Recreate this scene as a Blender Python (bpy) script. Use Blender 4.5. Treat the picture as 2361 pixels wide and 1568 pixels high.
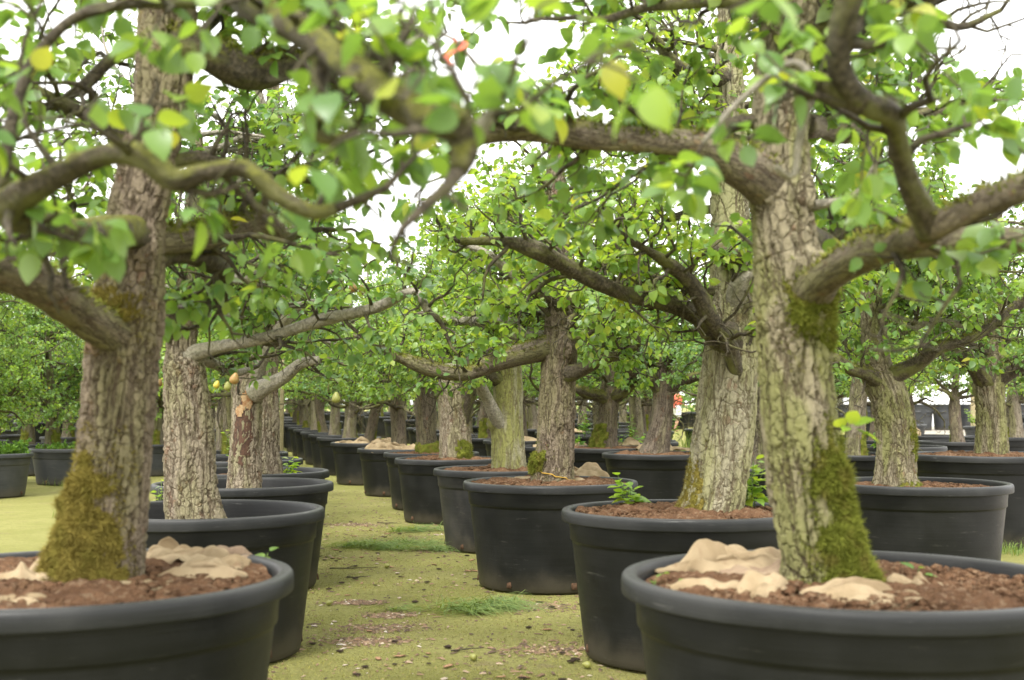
import bpy, math, random
import numpy as np
from mathutils import Matrix, Vector
from mathutils import noise as mnoise

for _o in list(bpy.data.objects):
    bpy.data.objects.remove(_o)
SC = bpy.context.scene
COL = SC.collection
RNG = np.random.default_rng(7)
random.seed(7)
R = math.radians

# ------------------------------------------------------------------ camera
FPX, HOR, CH = 2850.0, 930.0, 1.42          # focal length and horizon in a 2361 x 1568 picture, eye height
PITCH = math.atan((HOR - 784.0) / FPX)
cam_d = bpy.data.cameras.new('camera')
cam = bpy.data.objects.new('camera', cam_d); COL.objects.link(cam)
cam.location = (0, 0, CH)
cam.rotation_euler = (math.pi / 2 + PITCH, 0, 0)
cam_d.sensor_width = 36.0
cam_d.lens = FPX / 2361.0 * 36.0
cam_d.clip_start, cam_d.clip_end = 0.05, 2000.0
cam_d.dof.use_dof = True
cam_d.dof.focus_distance = 10.5
cam_d.dof.aperture_fstop = 2.9
SC.camera = cam
SC.render.resolution_x, SC.render.resolution_y = 1024, 680

# ------------------------------------------------------------------ sky and sun (bright overcast)
SUN_EL, SUN_ROT = R(58), R(200)
world = bpy.data.worlds.new('World'); SC.world = world
world.use_nodes = True
wn, wl = world.node_tree.nodes, world.node_tree.links
wn.clear()
wo = wn.new('ShaderNodeOutputWorld'); wb = wn.new('ShaderNodeBackground')
sky = wn.new('ShaderNodeTexSky'); sky.sky_type = 'NISHITA'; sky.sun_disc = False
sky.sun_elevation, sky.sun_rotation = SUN_EL, SUN_ROT
sky.air_density, sky.dust_density, sky.ozone_density = 1.0, 6.0, 1.0
hs = wn.new('ShaderNodeHueSaturation'); hs.inputs['Saturation'].default_value = 0.12
mx = wn.new('ShaderNodeMix'); mx.data_type = 'RGBA'
mx.inputs[0].default_value = 0.75
mx.inputs[7].default_value = (9.3, 9.3, 9.15, 1)
wl.new(sky.outputs[0], hs.inputs['Color']); wl.new(hs.outputs[0], mx.inputs[6])
wl.new(mx.outputs[2], wb.inputs[0]); wl.new(wb.outputs[0], wo.inputs[0])
wb.inputs[1].default_value = 0.12
sun_d = bpy.data.lights.new('sun', 'SUN'); sun_d.energy = 1.5; sun_d.angle = R(14); sun_d.color = (1.0, 0.97, 0.92)
sun = bpy.data.objects.new('sun', sun_d); COL.objects.link(sun)
sun.rotation_euler = (math.pi / 2 - SUN_EL, 0, math.pi - SUN_ROT)
sun.location = (0, 0, 30)

SC.view_settings.view_transform = 'Standard'
SC.view_settings.look = 'None'
SC.view_settings.gamma = 1.0
SC.view_settings.exposure = 1.68
SC.render.engine = 'CYCLES'
SC.cycles.max_bounces = 8
SC.cycles.diffuse_bounces = 5
SC.cycles.glossy_bounces = 2
SC.cycles.transmission_bounces = 4
SC.cycles.use_denoising = True

# ------------------------------------------------------------------ helpers
SA, CA = math.sin(PITCH), math.cos(PITCH)
def at(x, y, Y):
    """world point seen at picture position (x, y) of the 2361-wide picture, at depth Y metres"""
    u, v = (x - 1180.5) / FPX, (784.0 - y) / FPX
    t = Y / (CA - v * SA)
    return np.array([u * t, Y, CH + (SA + v * CA) * t])
def project(P):
    P = np.atleast_2d(P) - np.array([0, 0, CH])
    d = P[:, 1] * CA + P[:, 2] * SA
    u = P[:, 0] / d; v = (-P[:, 1] * SA + P[:, 2] * CA) / d
    return 1180.5 + u * FPX, 784 - v * FPX, d
def ground_z(x, y):
    t = np.clip((np.asarray(y, float) - 24) / 30.0, 0, 1)
    return 0.27 * t * t * (3 - 2 * t) + 0.0 * np.asarray(x, float)

def tag(o, label=None, cat=None, group=None, kind=None):
    if label: o['label'] = label
    if cat: o['category'] = cat
    if group: o['group'] = group
    if kind: o['kind'] = kind
    return o
def empty(name, loc=(0, 0, 0), rz=0.0, sc=1.0):
    o = bpy.data.objects.new(name, None); COL.objects.link(o)
    o.empty_display_size = 0.1
    o.location = loc; o.rotation_euler = (0, 0, rz); o.scale = (sc, sc, sc)
    return o
def put(name, me, parent=None, loc=None):
    o = bpy.data.objects.new(name, me); COL.objects.link(o)
    if parent is not None: o.parent = parent
    if loc is not None: o.location = loc
    return o

class Acc:
    """collects geometry for one mesh"""
    def __init__(s):
        s.V, s.Q, s.T, s.A, s.n = [], [], [], {}, 0
    def add(s, V, quads=None, tris=None, **attrs):
        V = np.asarray(V, float); k = len(V)
        s.V.append(V)
        if quads is not None and len(quads): s.Q.append(np.asarray(quads, np.int64) + s.n)
        if tris is not None and len(tris): s.T.append(np.asarray(tris, np.int64) + s.n)
        for a, v in attrs.items():
            v = np.asarray(v, float)
            if v.ndim == 0: v = np.full(k, float(v))
            s.A.setdefault(a, []).append((s.n, v))
        s.n += k
    def mesh(s, name, mat, smooth=True, offset=None):
        me = bpy.data.meshes.new(name)
        if s.n == 0: return me
        V = np.concatenate(s.V)
        if offset is not None: V = V - np.asarray(offset)
        Q = np.concatenate(s.Q) if s.Q else np.zeros((0, 4), np.int64)
        T = np.concatenate(s.T) if s.T else np.zeros((0, 3), np.int64)
        me.vertices.add(len(V)); me.vertices.foreach_set('co', V.astype(np.float32).ravel())
        nl = len(Q) * 4 + len(T) * 3
        me.loops.add(nl)
        me.loops.foreach_set('vertex_index', np.concatenate([Q.ravel(), T.ravel()]).astype(np.int32))
        me.polygons.add(len(Q) + len(T))
        st = np.concatenate([np.arange(len(Q)) * 4, len(Q) * 4 + np.arange(len(T)) * 3])
        me.polygons.foreach_set('loop_start', st.astype(np.int32))
        if smooth:
            me.polygons.foreach_set('use_smooth', np.ones(len(Q) + len(T), bool))
        for a, chunks in s.A.items():
            dim = chunks[0][1].ndim
            if dim == 1:
                arr = np.zeros(s.n, np.float32)
                for i, v in chunks: arr[i:i + len(v)] = v
                at_ = me.attributes.new(a, 'FLOAT', 'POINT'); at_.data.foreach_set('value', arr)
            else:
                arr = np.zeros((s.n, 3), np.float32)
                for i, v in chunks: arr[i:i + len(v)] = v
                at_ = me.attributes.new(a, 'FLOAT_VECTOR', 'POINT'); at_.data.foreach_set('vector', arr.ravel())
        me.update(calc_edges=True)
        me.validate()
        if mat is not None: me.materials.append(mat)
        return me

def norm(v):
    v = np.asarray(v, float)
    return v / (np.linalg.norm(v, axis=-1, keepdims=True) + 1e-12)

def resample(P, step):
    """Catmull-Rom through rows of P (xyz + radius), resampled at equal steps"""
    P = np.asarray(P, float)
    if len(P) < 3: 
        L = np.linalg.norm(P[-1, :3] - P[0, :3]); n = max(2, int(L / step) + 1)
        t = np.linspace(0, 1, n)[:, None]
        return P[0] * (1 - t) + P[-1] * t
    E = np.vstack([2 * P[0] - P[1], P, 2 * P[-1] - P[-2]])
    out = []
    t = np.linspace(0, 1, 12, endpoint=False)[:, None]
    for i in range(len(P) - 1):
        a, b, c, d = E[i], E[i + 1], E[i + 2], E[i + 3]
        out.append(0.5 * (2 * b + (c - a) * t + (2 * a - 5 * b + 4 * c - d) * t ** 2 + (3 * b - a - 3 * c + d) * t ** 3))
    out.append(P[-1:])
    C = np.vstack(out)
    s = np.concatenate([[0], np.cumsum(np.linalg.norm(np.diff(C[:, :3], axis=0), axis=1))])
    n = max(3, int(s[-1] / step) + 1)
    q = np.linspace(0, s[-1], n)
    return np.stack([np.interp(q, s, C[:, k]) for k in range(C.shape[1])], 1)

def frames(P):
    T = np.gradient(P, axis=0); T = norm(T)
    ref = np.array([0.0, -1.0, 0.0]) if abs(T[0, 1]) < 0.8 else np.array([0, 0, 1.0])
    N = np.zeros_like(P); n = ref - T[0] * ref.dot(T[0]); n /= np.linalg.norm(n)
    for i in range(len(P)):
        n = n - T[i] * n.dot(T[i]); n /= np.linalg.norm(n) + 1e-12
        N[i] = n
    return T, N, np.cross(T, N)

def tube_grid(C, sides, lobes=0.0, seed=0, flare=None, knots=()):
    """ring grid (rings, sides, 3) round the centre line C (xyz, radius) + bark coordinates"""
    P, Rr = C[:, :3], C[:, 3]
    T, N, B = frames(P)
    th = np.linspace(0, 2 * np.pi, sides, endpoint=False)
    s = np.concatenate([[0], np.cumsum(np.linalg.norm(np.diff(P, axis=0), axis=1))])
    rg = np.random.default_rng(seed)
    m = np.ones((len(P), sides))
    if lobes:
        for k in (1, 2, 3, 4, 5, 7):
            a = lobes * rg.uniform(.4, 1) / k ** .6
            m += a * np.sin(k * th[None] + rg.uniform(0, 6.28) + rg.uniform(-4, 4) * s[:, None] + 0.6 * np.sin(s[:, None] * rg.uniform(3, 9)))
    rad = Rr[:, None] * m
    if flare:
        for (ang, amp, h, p) in flare:      # absolute metres outward, towards world angle ang
            d = N[:, None] * np.cos(th)[None, :, None] + B[:, None] * np.sin(th)[None, :, None]
            w = np.clip(d[..., 0] * math.cos(ang) + d[..., 1] * math.sin(ang), 0, 1) ** p
            rad = rad + amp * w * np.exp(-np.clip(s, 0, None) / h)[:, None]
    for (s0, ang, size, amp) in knots:
        d = N[:, None] * np.cos(th)[None, :, None] + B[:, None] * np.sin(th)[None, :, None]
        ca = d[..., 0] * math.cos(ang) + d[..., 1] * math.sin(ang)
        da = np.arccos(np.clip(ca, -1, 1)) * Rr[:, None]
        q = np.sqrt(da ** 2 + (s[:, None] - s0) ** 2) / size
        rad = rad + amp * (np.exp(-q ** 2) * 1.6 - .9 * np.exp(-(q * 2.4) ** 2))
    dirs = N[:, None] * np.cos(th)[None, :, None] + B[:, None] * np.sin(th)[None, :, None]
    G = P[:, None] + dirs * rad[..., None]
    co = np.stack([rad * np.cos(th)[None], rad * np.sin(th)[None], np.broadcast_to(s[:, None], rad.shape)], -1)
    co = co + rg.uniform(-20, 20, 3)
    return G, co, dirs, s, th

def grid_quads(n, k, closed=True):
    i = np.arange(n - 1)[:, None]; j = np.arange(k if closed else k - 1)[None]
    a = i * k + j; b = i * k + (j + 1) % k
    return np.stack([a, b, b + k, a + k], -1).reshape(-1, 4)

def add_tube(acc, C, sides, moss=0.0, lobes=0.0, seed=0, cap=True, **kw):
    G, co, dirs, s, th = tube_grid(C, sides, lobes, seed, **kw)
    n = len(C)
    V = G.reshape(-1, 3); cv = co.reshape(-1, 3)
    q = grid_quads(n, sides)
    tr = None
    if cap:
        V = np.vstack([V, C[-1:, :3], C[:1, :3]])
        cv = np.vstack([cv, cv[-1:], cv[:1]])
        j = np.arange(sides); e = (n - 1) * sides
        tr = np.vstack([np.stack([e + j, e + (j + 1) % sides, np.full(sides, n * sides)], 1),
                        np.stack([(j + 1) % sides, j, np.full(sides, n * sides + 1)], 1)])
    mo = np.full(len(V), float(moss)) if np.ndim(moss) == 0 else moss
    acc.add(V, q, tr, bco=cv, moss=mo)
    return G, dirs, s, th

def lathe(acc, prof, seg=96, cx=0, cy=0, wob=0.0, seed=0, close=True):
    prof = np.asarray(prof, float); n = len(prof)
    a = np.linspace(0, 2 * np.pi, seg, endpoint=False)
    rg = np.random.default_rng(seed)
    w = 1 + wob * (np.sin(2 * a + rg.uniform(0, 6)) + .4 * np.sin(3 * a + rg.uniform(0, 6)))
    V = np.zeros((n, seg, 3))
    V[..., 0] = cx + prof[:, 0:1] * w * np.cos(a); V[..., 1] = cy + prof[:, 0:1] * w * np.sin(a); V[..., 2] = prof[:, 1:2]
    acc.add(V.reshape(-1, 3), grid_quads(n, seg))

def vnoise(P, scale, oct=3, seed=0.0):
    out = np.empty(len(P))
    for i, p in enumerate(P):
        out[i] = mnoise.fractal((p[0] * scale + seed, p[1] * scale - seed, p[2] * scale + 3.7 * seed), 0.6, 2.1, oct)
    return out

# ------------------------------------------------------------------ materials
def newmat(name):
    m = bpy.data.materials.new(name); m.use_nodes = True
    nt = m.node_tree; nt.nodes.clear()
    out = nt.nodes.new('ShaderNodeOutputMaterial')
    b = nt.nodes.new('ShaderNodeBsdfPrincipled')
    nt.links.new(b.outputs[0], out.inputs[0])
    return m, nt, b, out
def nd(nt, typ, **kw):
    n = nt.nodes.new(typ)
    for k, v in kw.items():
        if k in n.bl_rna.properties: setattr(n, k, v)
        else: n.inputs[k].default_value = v
    return n
def mixc(nt, fac, a, b, blend='MIX'):
    m = nt.nodes.new('ShaderNodeMix'); m.data_type = 'RGBA'; m.blend_type = blend
    for i, v in ((0, fac), (6, a), (7, b)):
        if hasattr(v, 'is_linked'): nt.links.new(v, m.inputs[i])
        elif i == 0: m.inputs[0].default_value = v
        else: m.inputs[i].default_value = (*v, 1)
    return m.outputs[2]
def ramp(nt, src, stops):
    r = nt.nodes.new('ShaderNodeValToRGB')
    while len(r.color_ramp.elements) < len(stops): r.color_ramp.elements.new(0.5)
    for e, (p, c) in zip(r.color_ramp.elements, stops):
        e.position = p; e.color = (*c, 1) if len(c) == 3 else c
    nt.links.new(src, r.inputs[0])
    return r.outputs[0]
def maprange(nt, src, a, b, c=0.0, d=1.0, smooth=True):
    m = nt.nodes.new('ShaderNodeMapRange'); m.interpolation_type = 'SMOOTHSTEP' if smooth else 'LINEAR'
    nt.links.new(src, m.inputs[0])
    for i, v in enumerate((a, b, c, d)): m.inputs[i + 1].default_value = v
    return m.outputs[0]
def math_(nt, op, a, b=None):
    m = nt.nodes.new('ShaderNodeMath'); m.operation = op
    for i, v in enumerate((a, b)):
        if v is None: continue
        if hasattr(v, 'is_linked'): nt.links.new(v, m.inputs[i])
        else: m.inputs[i].default_value = v
    return m.outputs[0]
def attr(nt, name):
    a = nt.nodes.new('ShaderNodeAttribute'); a.attribute_name = name
    return a

def bark_mat(name, plate_a, plate_b, crack, green=0.2, scale=24.0, depth=0.012, moss_c=(0.13, 0.13, 0.022), algae_c=(0.20, 0.21, 0.06), real=True, red=0.12):
    m, nt, b, out = newmat(name)
    co = attr(nt, 'bco').outputs['Vector']
    def mapped(sx, sz):
        mp = nt.nodes.new('ShaderNodeMapping'); mp.inputs['Scale'].default_value = (sx, sx, sz)
        nt.links.new(co, mp.inputs['Vector']); return mp.outputs[0]
    warp = nd(nt, 'ShaderNodeTexNoise', Scale=1.0, Detail=5.0, Roughness=.65); nt.links.new(mapped(scale * .9, scale * .6), warp.inputs['Vector'])
    vm = nt.nodes.new('ShaderNodeVectorMath'); vm.operation = 'MULTIPLY_ADD'
    vm.inputs[1].default_value = (1.5, 1.5, 1.1)
    nt.links.new(warp.outputs['Color'], vm.inputs[0]); nt.links.new(mapped(scale * 1.7, scale * 1.0), vm.inputs[2])
    ve = nd(nt, 'ShaderNodeTexVoronoi', feature='DISTANCE_TO_EDGE', Scale=1.0, Randomness=.8); nt.links.new(vm.outputs[0], ve.inputs['Vector'])
    vc = nd(nt, 'ShaderNodeTexVoronoi', feature='F1', Scale=1.0, Randomness=.8); nt.links.new(vm.outputs[0], vc.inputs['Vector'])
    fine = nd(nt, 'ShaderNodeTexNoise', Scale=1.0, Detail=7.0, Roughness=.75); nt.links.new(mapped(scale * 4.0, scale * 2.6), fine.inputs['Vector'])
    ln = nd(nt, 'ShaderNodeTexNoise', Scale=1.0, Detail=4.0); nt.links.new(mapped(9.0, 2.2), ln.inputs['Vector'])
    fis = nd(nt, 'ShaderNodeTexNoise', Scale=1.0, Detail=5.0, Roughness=.6, Distortion=.6); nt.links.new(mapped(scale * .95, scale * .16), fis.inputs['Vector'])
    wid = nd(nt, 'ShaderNodeTexNoise', Scale=1.0, Detail=2.0); nt.links.new(mapped(scale * .5, scale * .4), wid.inputs['Vector'])
    wv = maprange(nt, wid.outputs[0], .35, .68, .02, .16)
    e1 = math_(nt, 'DIVIDE', ve.outputs[0], wv); e1 = maprange(nt, e1, 0.0, 1.0)
    e1 = math_(nt, 'ADD', math_(nt, 'MULTIPLY', e1, .62), .38)
    e2 = maprange(nt, math_(nt, 'ABSOLUTE', math_(nt, 'SUBTRACT', fis.outputs[0], .5)), .0, .055)
    edge = math_(nt, 'MULTIPLY', e1, math_(nt, 'ADD', math_(nt, 'MULTIPLY', e2, .8), .2))
    sepc = nt.nodes.new('ShaderNodeSeparateColor'); nt.links.new(vc.outputs['Color'], sepc.inputs[0])
    cell = sepc.outputs[0]
    pl = mixc(nt, maprange(nt, fine.outputs[0], .32, .68), tuple(c * .75 for c in plate_a), plate_b)
    pl = mixc(nt, maprange(nt, cell, 0.0, 1.0, 0.0, 0.30, False), pl, tuple(c * .6 for c in plate_a))
    redm = math_(nt, 'MULTIPLY', math_(nt, 'MULTIPLY', maprange(nt, sepc.outputs[1], .55, .7), maprange(nt, wid.outputs[0], .62 - red * .4, .70 - red * .4)), 0.6)
    pl = mixc(nt, redm, pl, (0.16, 0.085, 0.05))
    alg = math_(nt, 'MULTIPLY', maprange(nt, ln.outputs[0], .42, .60), green)
    pl = mixc(nt, alg, pl, algae_c)
    col = mixc(nt, maprange(nt, edge, .05, .6), crack, pl)
    # moss: where the limb carries it and mostly on upward faces
    geo = nt.nodes.new('ShaderNodeNewGeometry'); sx = nt.nodes.new('ShaderNodeSeparateXYZ')
    nt.links.new(geo.outputs['Normal'], sx.inputs[0])
    mn = nd(nt, 'ShaderNodeTexNoise', Scale=1.0, Detail=4.0); nt.links.new(mapped(16.0, 12.0), mn.inputs['Vector'])
    mm = math_(nt, 'ADD', math_(nt, 'MULTIPLY', sx.outputs[2], .35), math_(nt, 'ADD', math_(nt, 'MULTIPLY', mn.outputs[0], 1.1), math_(nt, 'SUBTRACT', attr(nt, 'moss').outputs['Fac'], 1.1)))
    mask = maprange(nt, mm, -.05, .2)
    mf = nd(nt, 'ShaderNodeTexNoise', Scale=1.0, Detail=4.0, Roughness=.75); nt.links.new(mapped(140.0, 140.0), mf.inputs['Vector'])
    mcol = mixc(nt, maprange(nt, mf.outputs[0], .35, .65), tuple(c * .45 for c in moss_c), tuple(c * 1.5 for c in moss_c))
    col = mixc(nt, mask, col, mcol)
    nt.links.new(col, b.inputs['Base Color'])
    b.inputs['Roughness'].default_value = 0.85
    b.inputs['Specular IOR Level'].default_value = 0.25
    # relief: raised plates of uneven height, fine grain
    h = math_(nt, 'MULTIPLY', edge, math_(nt, 'ADD', math_(nt, 'MULTIPLY', cell, .5), .7))
    h = math_(nt, 'ADD', h, math_(nt, 'MULTIPLY', fine.outputs[0], .5))
    h = math_(nt, 'ADD', math_(nt, 'MULTIPLY', h, math_(nt, 'SUBTRACT', 1.0, math_(nt, 'MULTIPLY', mask, .7))), math_(nt, 'MULTIPLY', math_(nt, 'MULTIPLY', mf.outputs[0], mask), 1.0))
    if real:
        dp = nd(nt, 'ShaderNodeDisplacement', Midlevel=0.6, Scale=depth); nt.links.new(h, dp.inputs['Height'])
        nt.links.new(dp.outputs[0], out.inputs['Displacement'])
        m.displacement_method = 'BOTH'
    else:
        bp = nd(nt, 'ShaderNodeBump', Strength=1.0, Distance=depth); nt.links.new(h, bp.inputs['Height'])
        nt.links.new(bp.outputs[0], b.inputs['Normal'])
    return m

def smooth_bark(name, a, bcol, green=.3, moss_c=(0.13, 0.13, 0.022)):
    m, nt, b, out = newmat(name)
    co = attr(nt, 'bco').outputs['Vector']
    def mapped(sx, sz):
        mp = nt.nodes.new('ShaderNodeMapping'); mp.inputs['Scale'].default_value = (sx, sx, sz)
        nt.links.new(co, mp.inputs['Vector']); return mp.outputs[0]
    n1 = nd(nt, 'ShaderNodeTexNoise', Scale=1.0, Detail=6.0, Roughness=.7); nt.links.new(mapped(60, 90), n1.inputs['Vector'])
    n2 = nd(nt, 'ShaderNodeTexNoise', Scale=1.0, Detail=3.0); nt.links.new(mapped(14, 6), n2.inputs['Vector'])
    n3 = nd(nt, 'ShaderNodeTexNoise', Scale=1.0, Detail=4.0); nt.links.new(mapped(30, 24), n3.inputs['Vector'])
    col = mixc(nt, maprange(nt, n1.outputs[0], .38, .64), a, bcol)
    col = mixc(nt, maprange(nt, n3.outputs[0], .5, .68, 0, .6), col, tuple(c * .45 for c in a))
    col = mixc(nt, math_(nt, 'MULTIPLY', maprange(nt, n2.outputs[0], .45, .65), green), col, (0.15, 0.155, 0.04))
    geo = nt.nodes.new('ShaderNodeNewGeometry'); sx = nt.nodes.new('ShaderNodeSeparateXYZ')
    nt.links.new(geo.outputs['Normal'], sx.inputs[0])
    mm = math_(nt, 'ADD', math_(nt, 'MULTIPLY', sx.outputs[2], .35), math_(nt, 'ADD', math_(nt, 'MULTIPLY', n3.outputs[0], 1.1), math_(nt, 'SUBTRACT', attr(nt, 'moss').outputs['Fac'], 1.1)))
    mask = maprange(nt, mm, -.05, .2)
    mf = nd(nt, 'ShaderNodeTexNoise', Scale=1.0, Detail=4.0, Roughness=.75); nt.links.new(mapped(140.0, 140.0), mf.inputs['Vector'])
    mcol = mixc(nt, maprange(nt, mf.outputs[0], .35, .65), tuple(c * .45 for c in moss_c), tuple(c * 1.5 for c in moss_c))
    col = mixc(nt, mask, col, mcol)
    nt.links.new(col, b.inputs['Base Color'])
    b.inputs['Roughness'].default_value = 0.7
    b.inputs['Specular IOR Level'].default_value = 0.3
    h = math_(nt, 'ADD', n1.outputs[0], math_(nt, 'MULTIPLY', n3.outputs[0], 1.6))
    bp = nd(nt, 'ShaderNodeBump', Strength=1.0, Distance=.012); nt.links.new(h, bp.inputs['Height'])
    nt.links.new(bp.outputs[0], b.inputs['Normal'])
    return m

def leaf_mat(name, stops, trans=.42, rough=.38):
    m, nt, b, out = newmat(name)
    oi = nt.nodes.new('ShaderNodeObjectInfo')
    v = math_(nt, 'FRACT', math_(nt, 'ADD', attr(nt, 'lv').outputs['Fac'], oi.outputs['Random']))
    col = ramp(nt, v, stops)
    geo = nt.nodes.new('ShaderNodeNewGeometry')
    n1 = nd(nt, 'ShaderNodeTexNoise', Scale=45.0, Detail=3.0)
    tc = nt.nodes.new('ShaderNodeTexCoord'); nt.links.new(tc.outputs['Object'], n1.inputs['Vector'])
    col = mixc(nt, maprange(nt, n1.outputs[0], .3, .7, 0.0, .35), col, (0.16, 0.20, 0.03))
    under = mixc(nt, .45, col, (0.17, 0.23, 0.11))
    base = mixc(nt, geo.outputs['Backfacing'], col, under)
    nt.links.new(base, b.inputs['Base Color'])
    b.inputs['Roughness'].default_value = rough
    b.inputs['Specular IOR Level'].default_value = 0.5
    tr = nt.nodes.new('ShaderNodeBsdfTranslucent')
    tcol = mixc(nt, 1.0, col, (1.9, 1.75, .75), 'MULTIPLY')
    nt.links.new(tcol, tr.inputs[0])
    ms = nt.nodes.new('ShaderNodeMixShader'); ms.inputs[0].default_value = trans
    nt.links.new(b.outputs[0], ms.inputs[1]); nt.links.new(tr.outputs[0], ms.inputs[2])
    nt.links.new(ms.outputs[0], out.inputs[0])
    return m

def plain(name, col, rough=.7, var=.25, nscale=20.0, bump=0.0, bscale=60.0, coords='Object', col2=None, spec=.3):
    m, nt, b, out = newmat(name)
    tc = nt.nodes.new('ShaderNodeTexCoord')
    n1 = nd(nt, 'ShaderNodeTexNoise', Scale=nscale, Detail=5.0, Roughness=.65); nt.links.new(tc.outputs[coords], n1.inputs['Vector'])
    c2 = col2 or tuple(c * (1 - var) for c in col)
    c = mixc(nt, maprange(nt, n1.outputs[0], .32, .68), c2, col)
    nt.links.new(c, b.inputs['Base Color'])
    b.inputs['Roughness'].default_value = rough; b.inputs['Specular IOR Level'].default_value = spec
    if bump:
        n2 = nd(nt, 'ShaderNodeTexNoise', Scale=bscale, Detail=5.0, Roughness=.7); nt.links.new(tc.outputs[coords], n2.inputs['Vector'])
        bp = nd(nt, 'ShaderNodeBump', Strength=1.0, Distance=bump); nt.links.new(n2.outputs[0], bp.inputs['Height'])
        nt.links.new(bp.outputs[0], b.inputs['Normal'])
    return m

def plastic(name, col, dust=(.12, .115, .10), rough=.42, dustamt=.5):
    m, nt, b, out = newmat(name)
    tc = nt.nodes.new('ShaderNodeTexCoord')
    oi = nt.nodes.new('ShaderNodeObjectInfo')
    ad = nt.nodes.new('ShaderNodeVectorMath'); ad.operation = 'ADD'
    sc_ = nt.nodes.new('ShaderNodeVectorMath'); sc_.operation = 'SCALE'; sc_.inputs['Scale'].default_value = 37.0
    nt.links.new(oi.outputs['Location'], sc_.inputs[0])
    nt.links.new(tc.outputs['Object'], ad.inputs[0]); nt.links.new(sc_.outputs[0], ad.inputs[1])
    P = ad.outputs[0]
    n1 = nd(nt, 'ShaderNodeTexNoise', Scale=2.6, Detail=6.0, Roughness=.6); nt.links.new(P, n1.inputs['Vector'])
    n2 = nd(nt, 'ShaderNodeTexNoise', Scale=260.0, Detail=2.0); nt.links.new(P, n2.inputs['Vector'])
    mp = nt.nodes.new('ShaderNodeMapping'); mp.inputs['Scale'].default_value = (3, 3, 90); nt.links.new(P, mp.inputs[0])
    n3 = nd(nt, 'ShaderNodeTexNoise', Scale=1.0, Detail=4.0); nt.links.new(mp.outputs[0], n3.inputs['Vector'])
    # pale scuffs
    mp2 = nt.nodes.new('ShaderNodeMapping'); mp2.inputs['Scale'].default_value = (2.2, 2.2, 5); mp2.inputs['Rotation'].default_value = (.3, .5, .2); nt.links.new(P, mp2.inputs[0])
    n4 = nd(nt, 'ShaderNodeTexNoise', Scale=1.6, Detail=8.0, Roughness=.72); nt.links.new(mp2.outputs[0], n4.inputs['Vector'])
    geo = nt.nodes.new('ShaderNodeNewGeometry'); sx = nt.nodes.new('ShaderNodeSeparateXYZ'); nt.links.new(geo.outputs['Normal'], sx.inputs[0])
    d = math_(nt, 'MULTIPLY', maprange(nt, n1.outputs[0], .38, .72), .35)
    d = math_(nt, 'ADD', d, math_(nt, 'MULTIPLY', maprange(nt, sx.outputs[2], .2, .95), .45))
    d = math_(nt, 'ADD', d, math_(nt, 'MULTIPLY', maprange(nt, n4.outputs[0], .64, .74), .35))
    d = math_(nt, 'ADD', d, math_(nt, 'MULTIPLY', maprange(nt, n2.outputs[0], .70, .78), .5))
    d = math_(nt, 'MULTIPLY', d, dustamt)
    spz = nt.nodes.new('ShaderNodeSeparateXYZ'); nt.links.new(tc.outputs['Object'], spz.inputs[0])
    mud = math_(nt, 'MULTIPLY', maprange(nt, math_(nt, 'ADD', spz.outputs[2], math_(nt, 'MULTIPLY', n1.outputs[0], -.35)), -.16, .02, 1.0, 0.0), .5)
    mps = nt.nodes.new('ShaderNodeMapping'); mps.inputs['Scale'].default_value = (2.0, 2.0, 26); mps.inputs['Rotation'].default_value = (.12, .1, 0); nt.links.new(P, mps.inputs[0])
    n5 = nd(nt, 'ShaderNodeTexNoise', Scale=2.2, Detail=9.0, Roughness=.8); nt.links.new(mps.outputs[0], n5.inputs['Vector'])
    scr = math_(nt, 'MULTIPLY', math_(nt, 'MULTIPLY', maprange(nt, n5.outputs[0], .57, .66), maprange(nt, n4.outputs[0], .47, .60)), .6)
    d = math_(nt, 'MAXIMUM', math_(nt, 'ADD', d, scr), 0.0)
    c = mixc(nt, maprange(nt, n3.outputs[0], .35, .65), col, tuple(x * 1.25 for x in col))
    c = mixc(nt, d, c, dust)
    c = mixc(nt, mud, c, (.085, .072, .048))
    nt.links.new(c, b.inputs['Base Color'])
    nt.links.new(maprange(nt, n1.outputs[0], .3, .7, rough - .06, rough + .14), b.inputs['Roughness'])
    b.inputs['Specular IOR Level'].default_value = 0.24
    bp = nd(nt, 'ShaderNodeBump', Strength=.35, Distance=.002); nt.links.new(math_(nt, 'ADD', n2.outputs[0], n3.outputs[0]), bp.inputs['Height'])
    nt.links.new(bp.outputs[0], b.inputs['Normal'])
    return m

M = {}
M['bark_brown'] = bark_mat('bark_brown', (.20, .155, .108), (.285, .23, .165), (.085, .06, .04), green=.3, depth=.017, scale=25)
M['bark_olive'] = bark_mat('bark_olive', (.23, .195, .122), (.335, .292, .192), (.095, .072, .043), green=.66, depth=.02, scale=19)
M['bark_pale'] = bark_mat('bark_pale', (.25, .205, .142), (.36, .305, .22), (.10, .07, .046), green=.3, depth=.018, red=.2, scale=22)
M['bark_green'] = bark_mat('bark_green', (.31, .285, .18), (.40, .375, .245), (.16, .135, .07), green=.85, depth=.011, algae_c=(.25, .25, .07))
M['bark_cream'] = bark_mat('bark_cream', (.31, .275, .18), (.42, .385, .265), (.12, .092, .055), green=.55, depth=.016, scale=16, algae_c=(.27, .27, .10))
M['bark_dark'] = bark_mat('bark_dark', (.165, .128, .092), (.24, .195, .145), (.06, .042, .03), green=.22, real=False, scale=26)
M['bark_far'] = bark_mat('bark_far', (.22, .185, .13), (.32, .275, .20), (.08, .06, .04), green=.5, real=False, scale=24)
M['limb'] = smooth_bark('limb_bark', (.042, .033, .021), (.115, .094, .060), green=.7)
M['limb_grey'] = smooth_bark('limb_bark_grey', (.23, .205, .16), (.37, .335, .275), green=.25)
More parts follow.
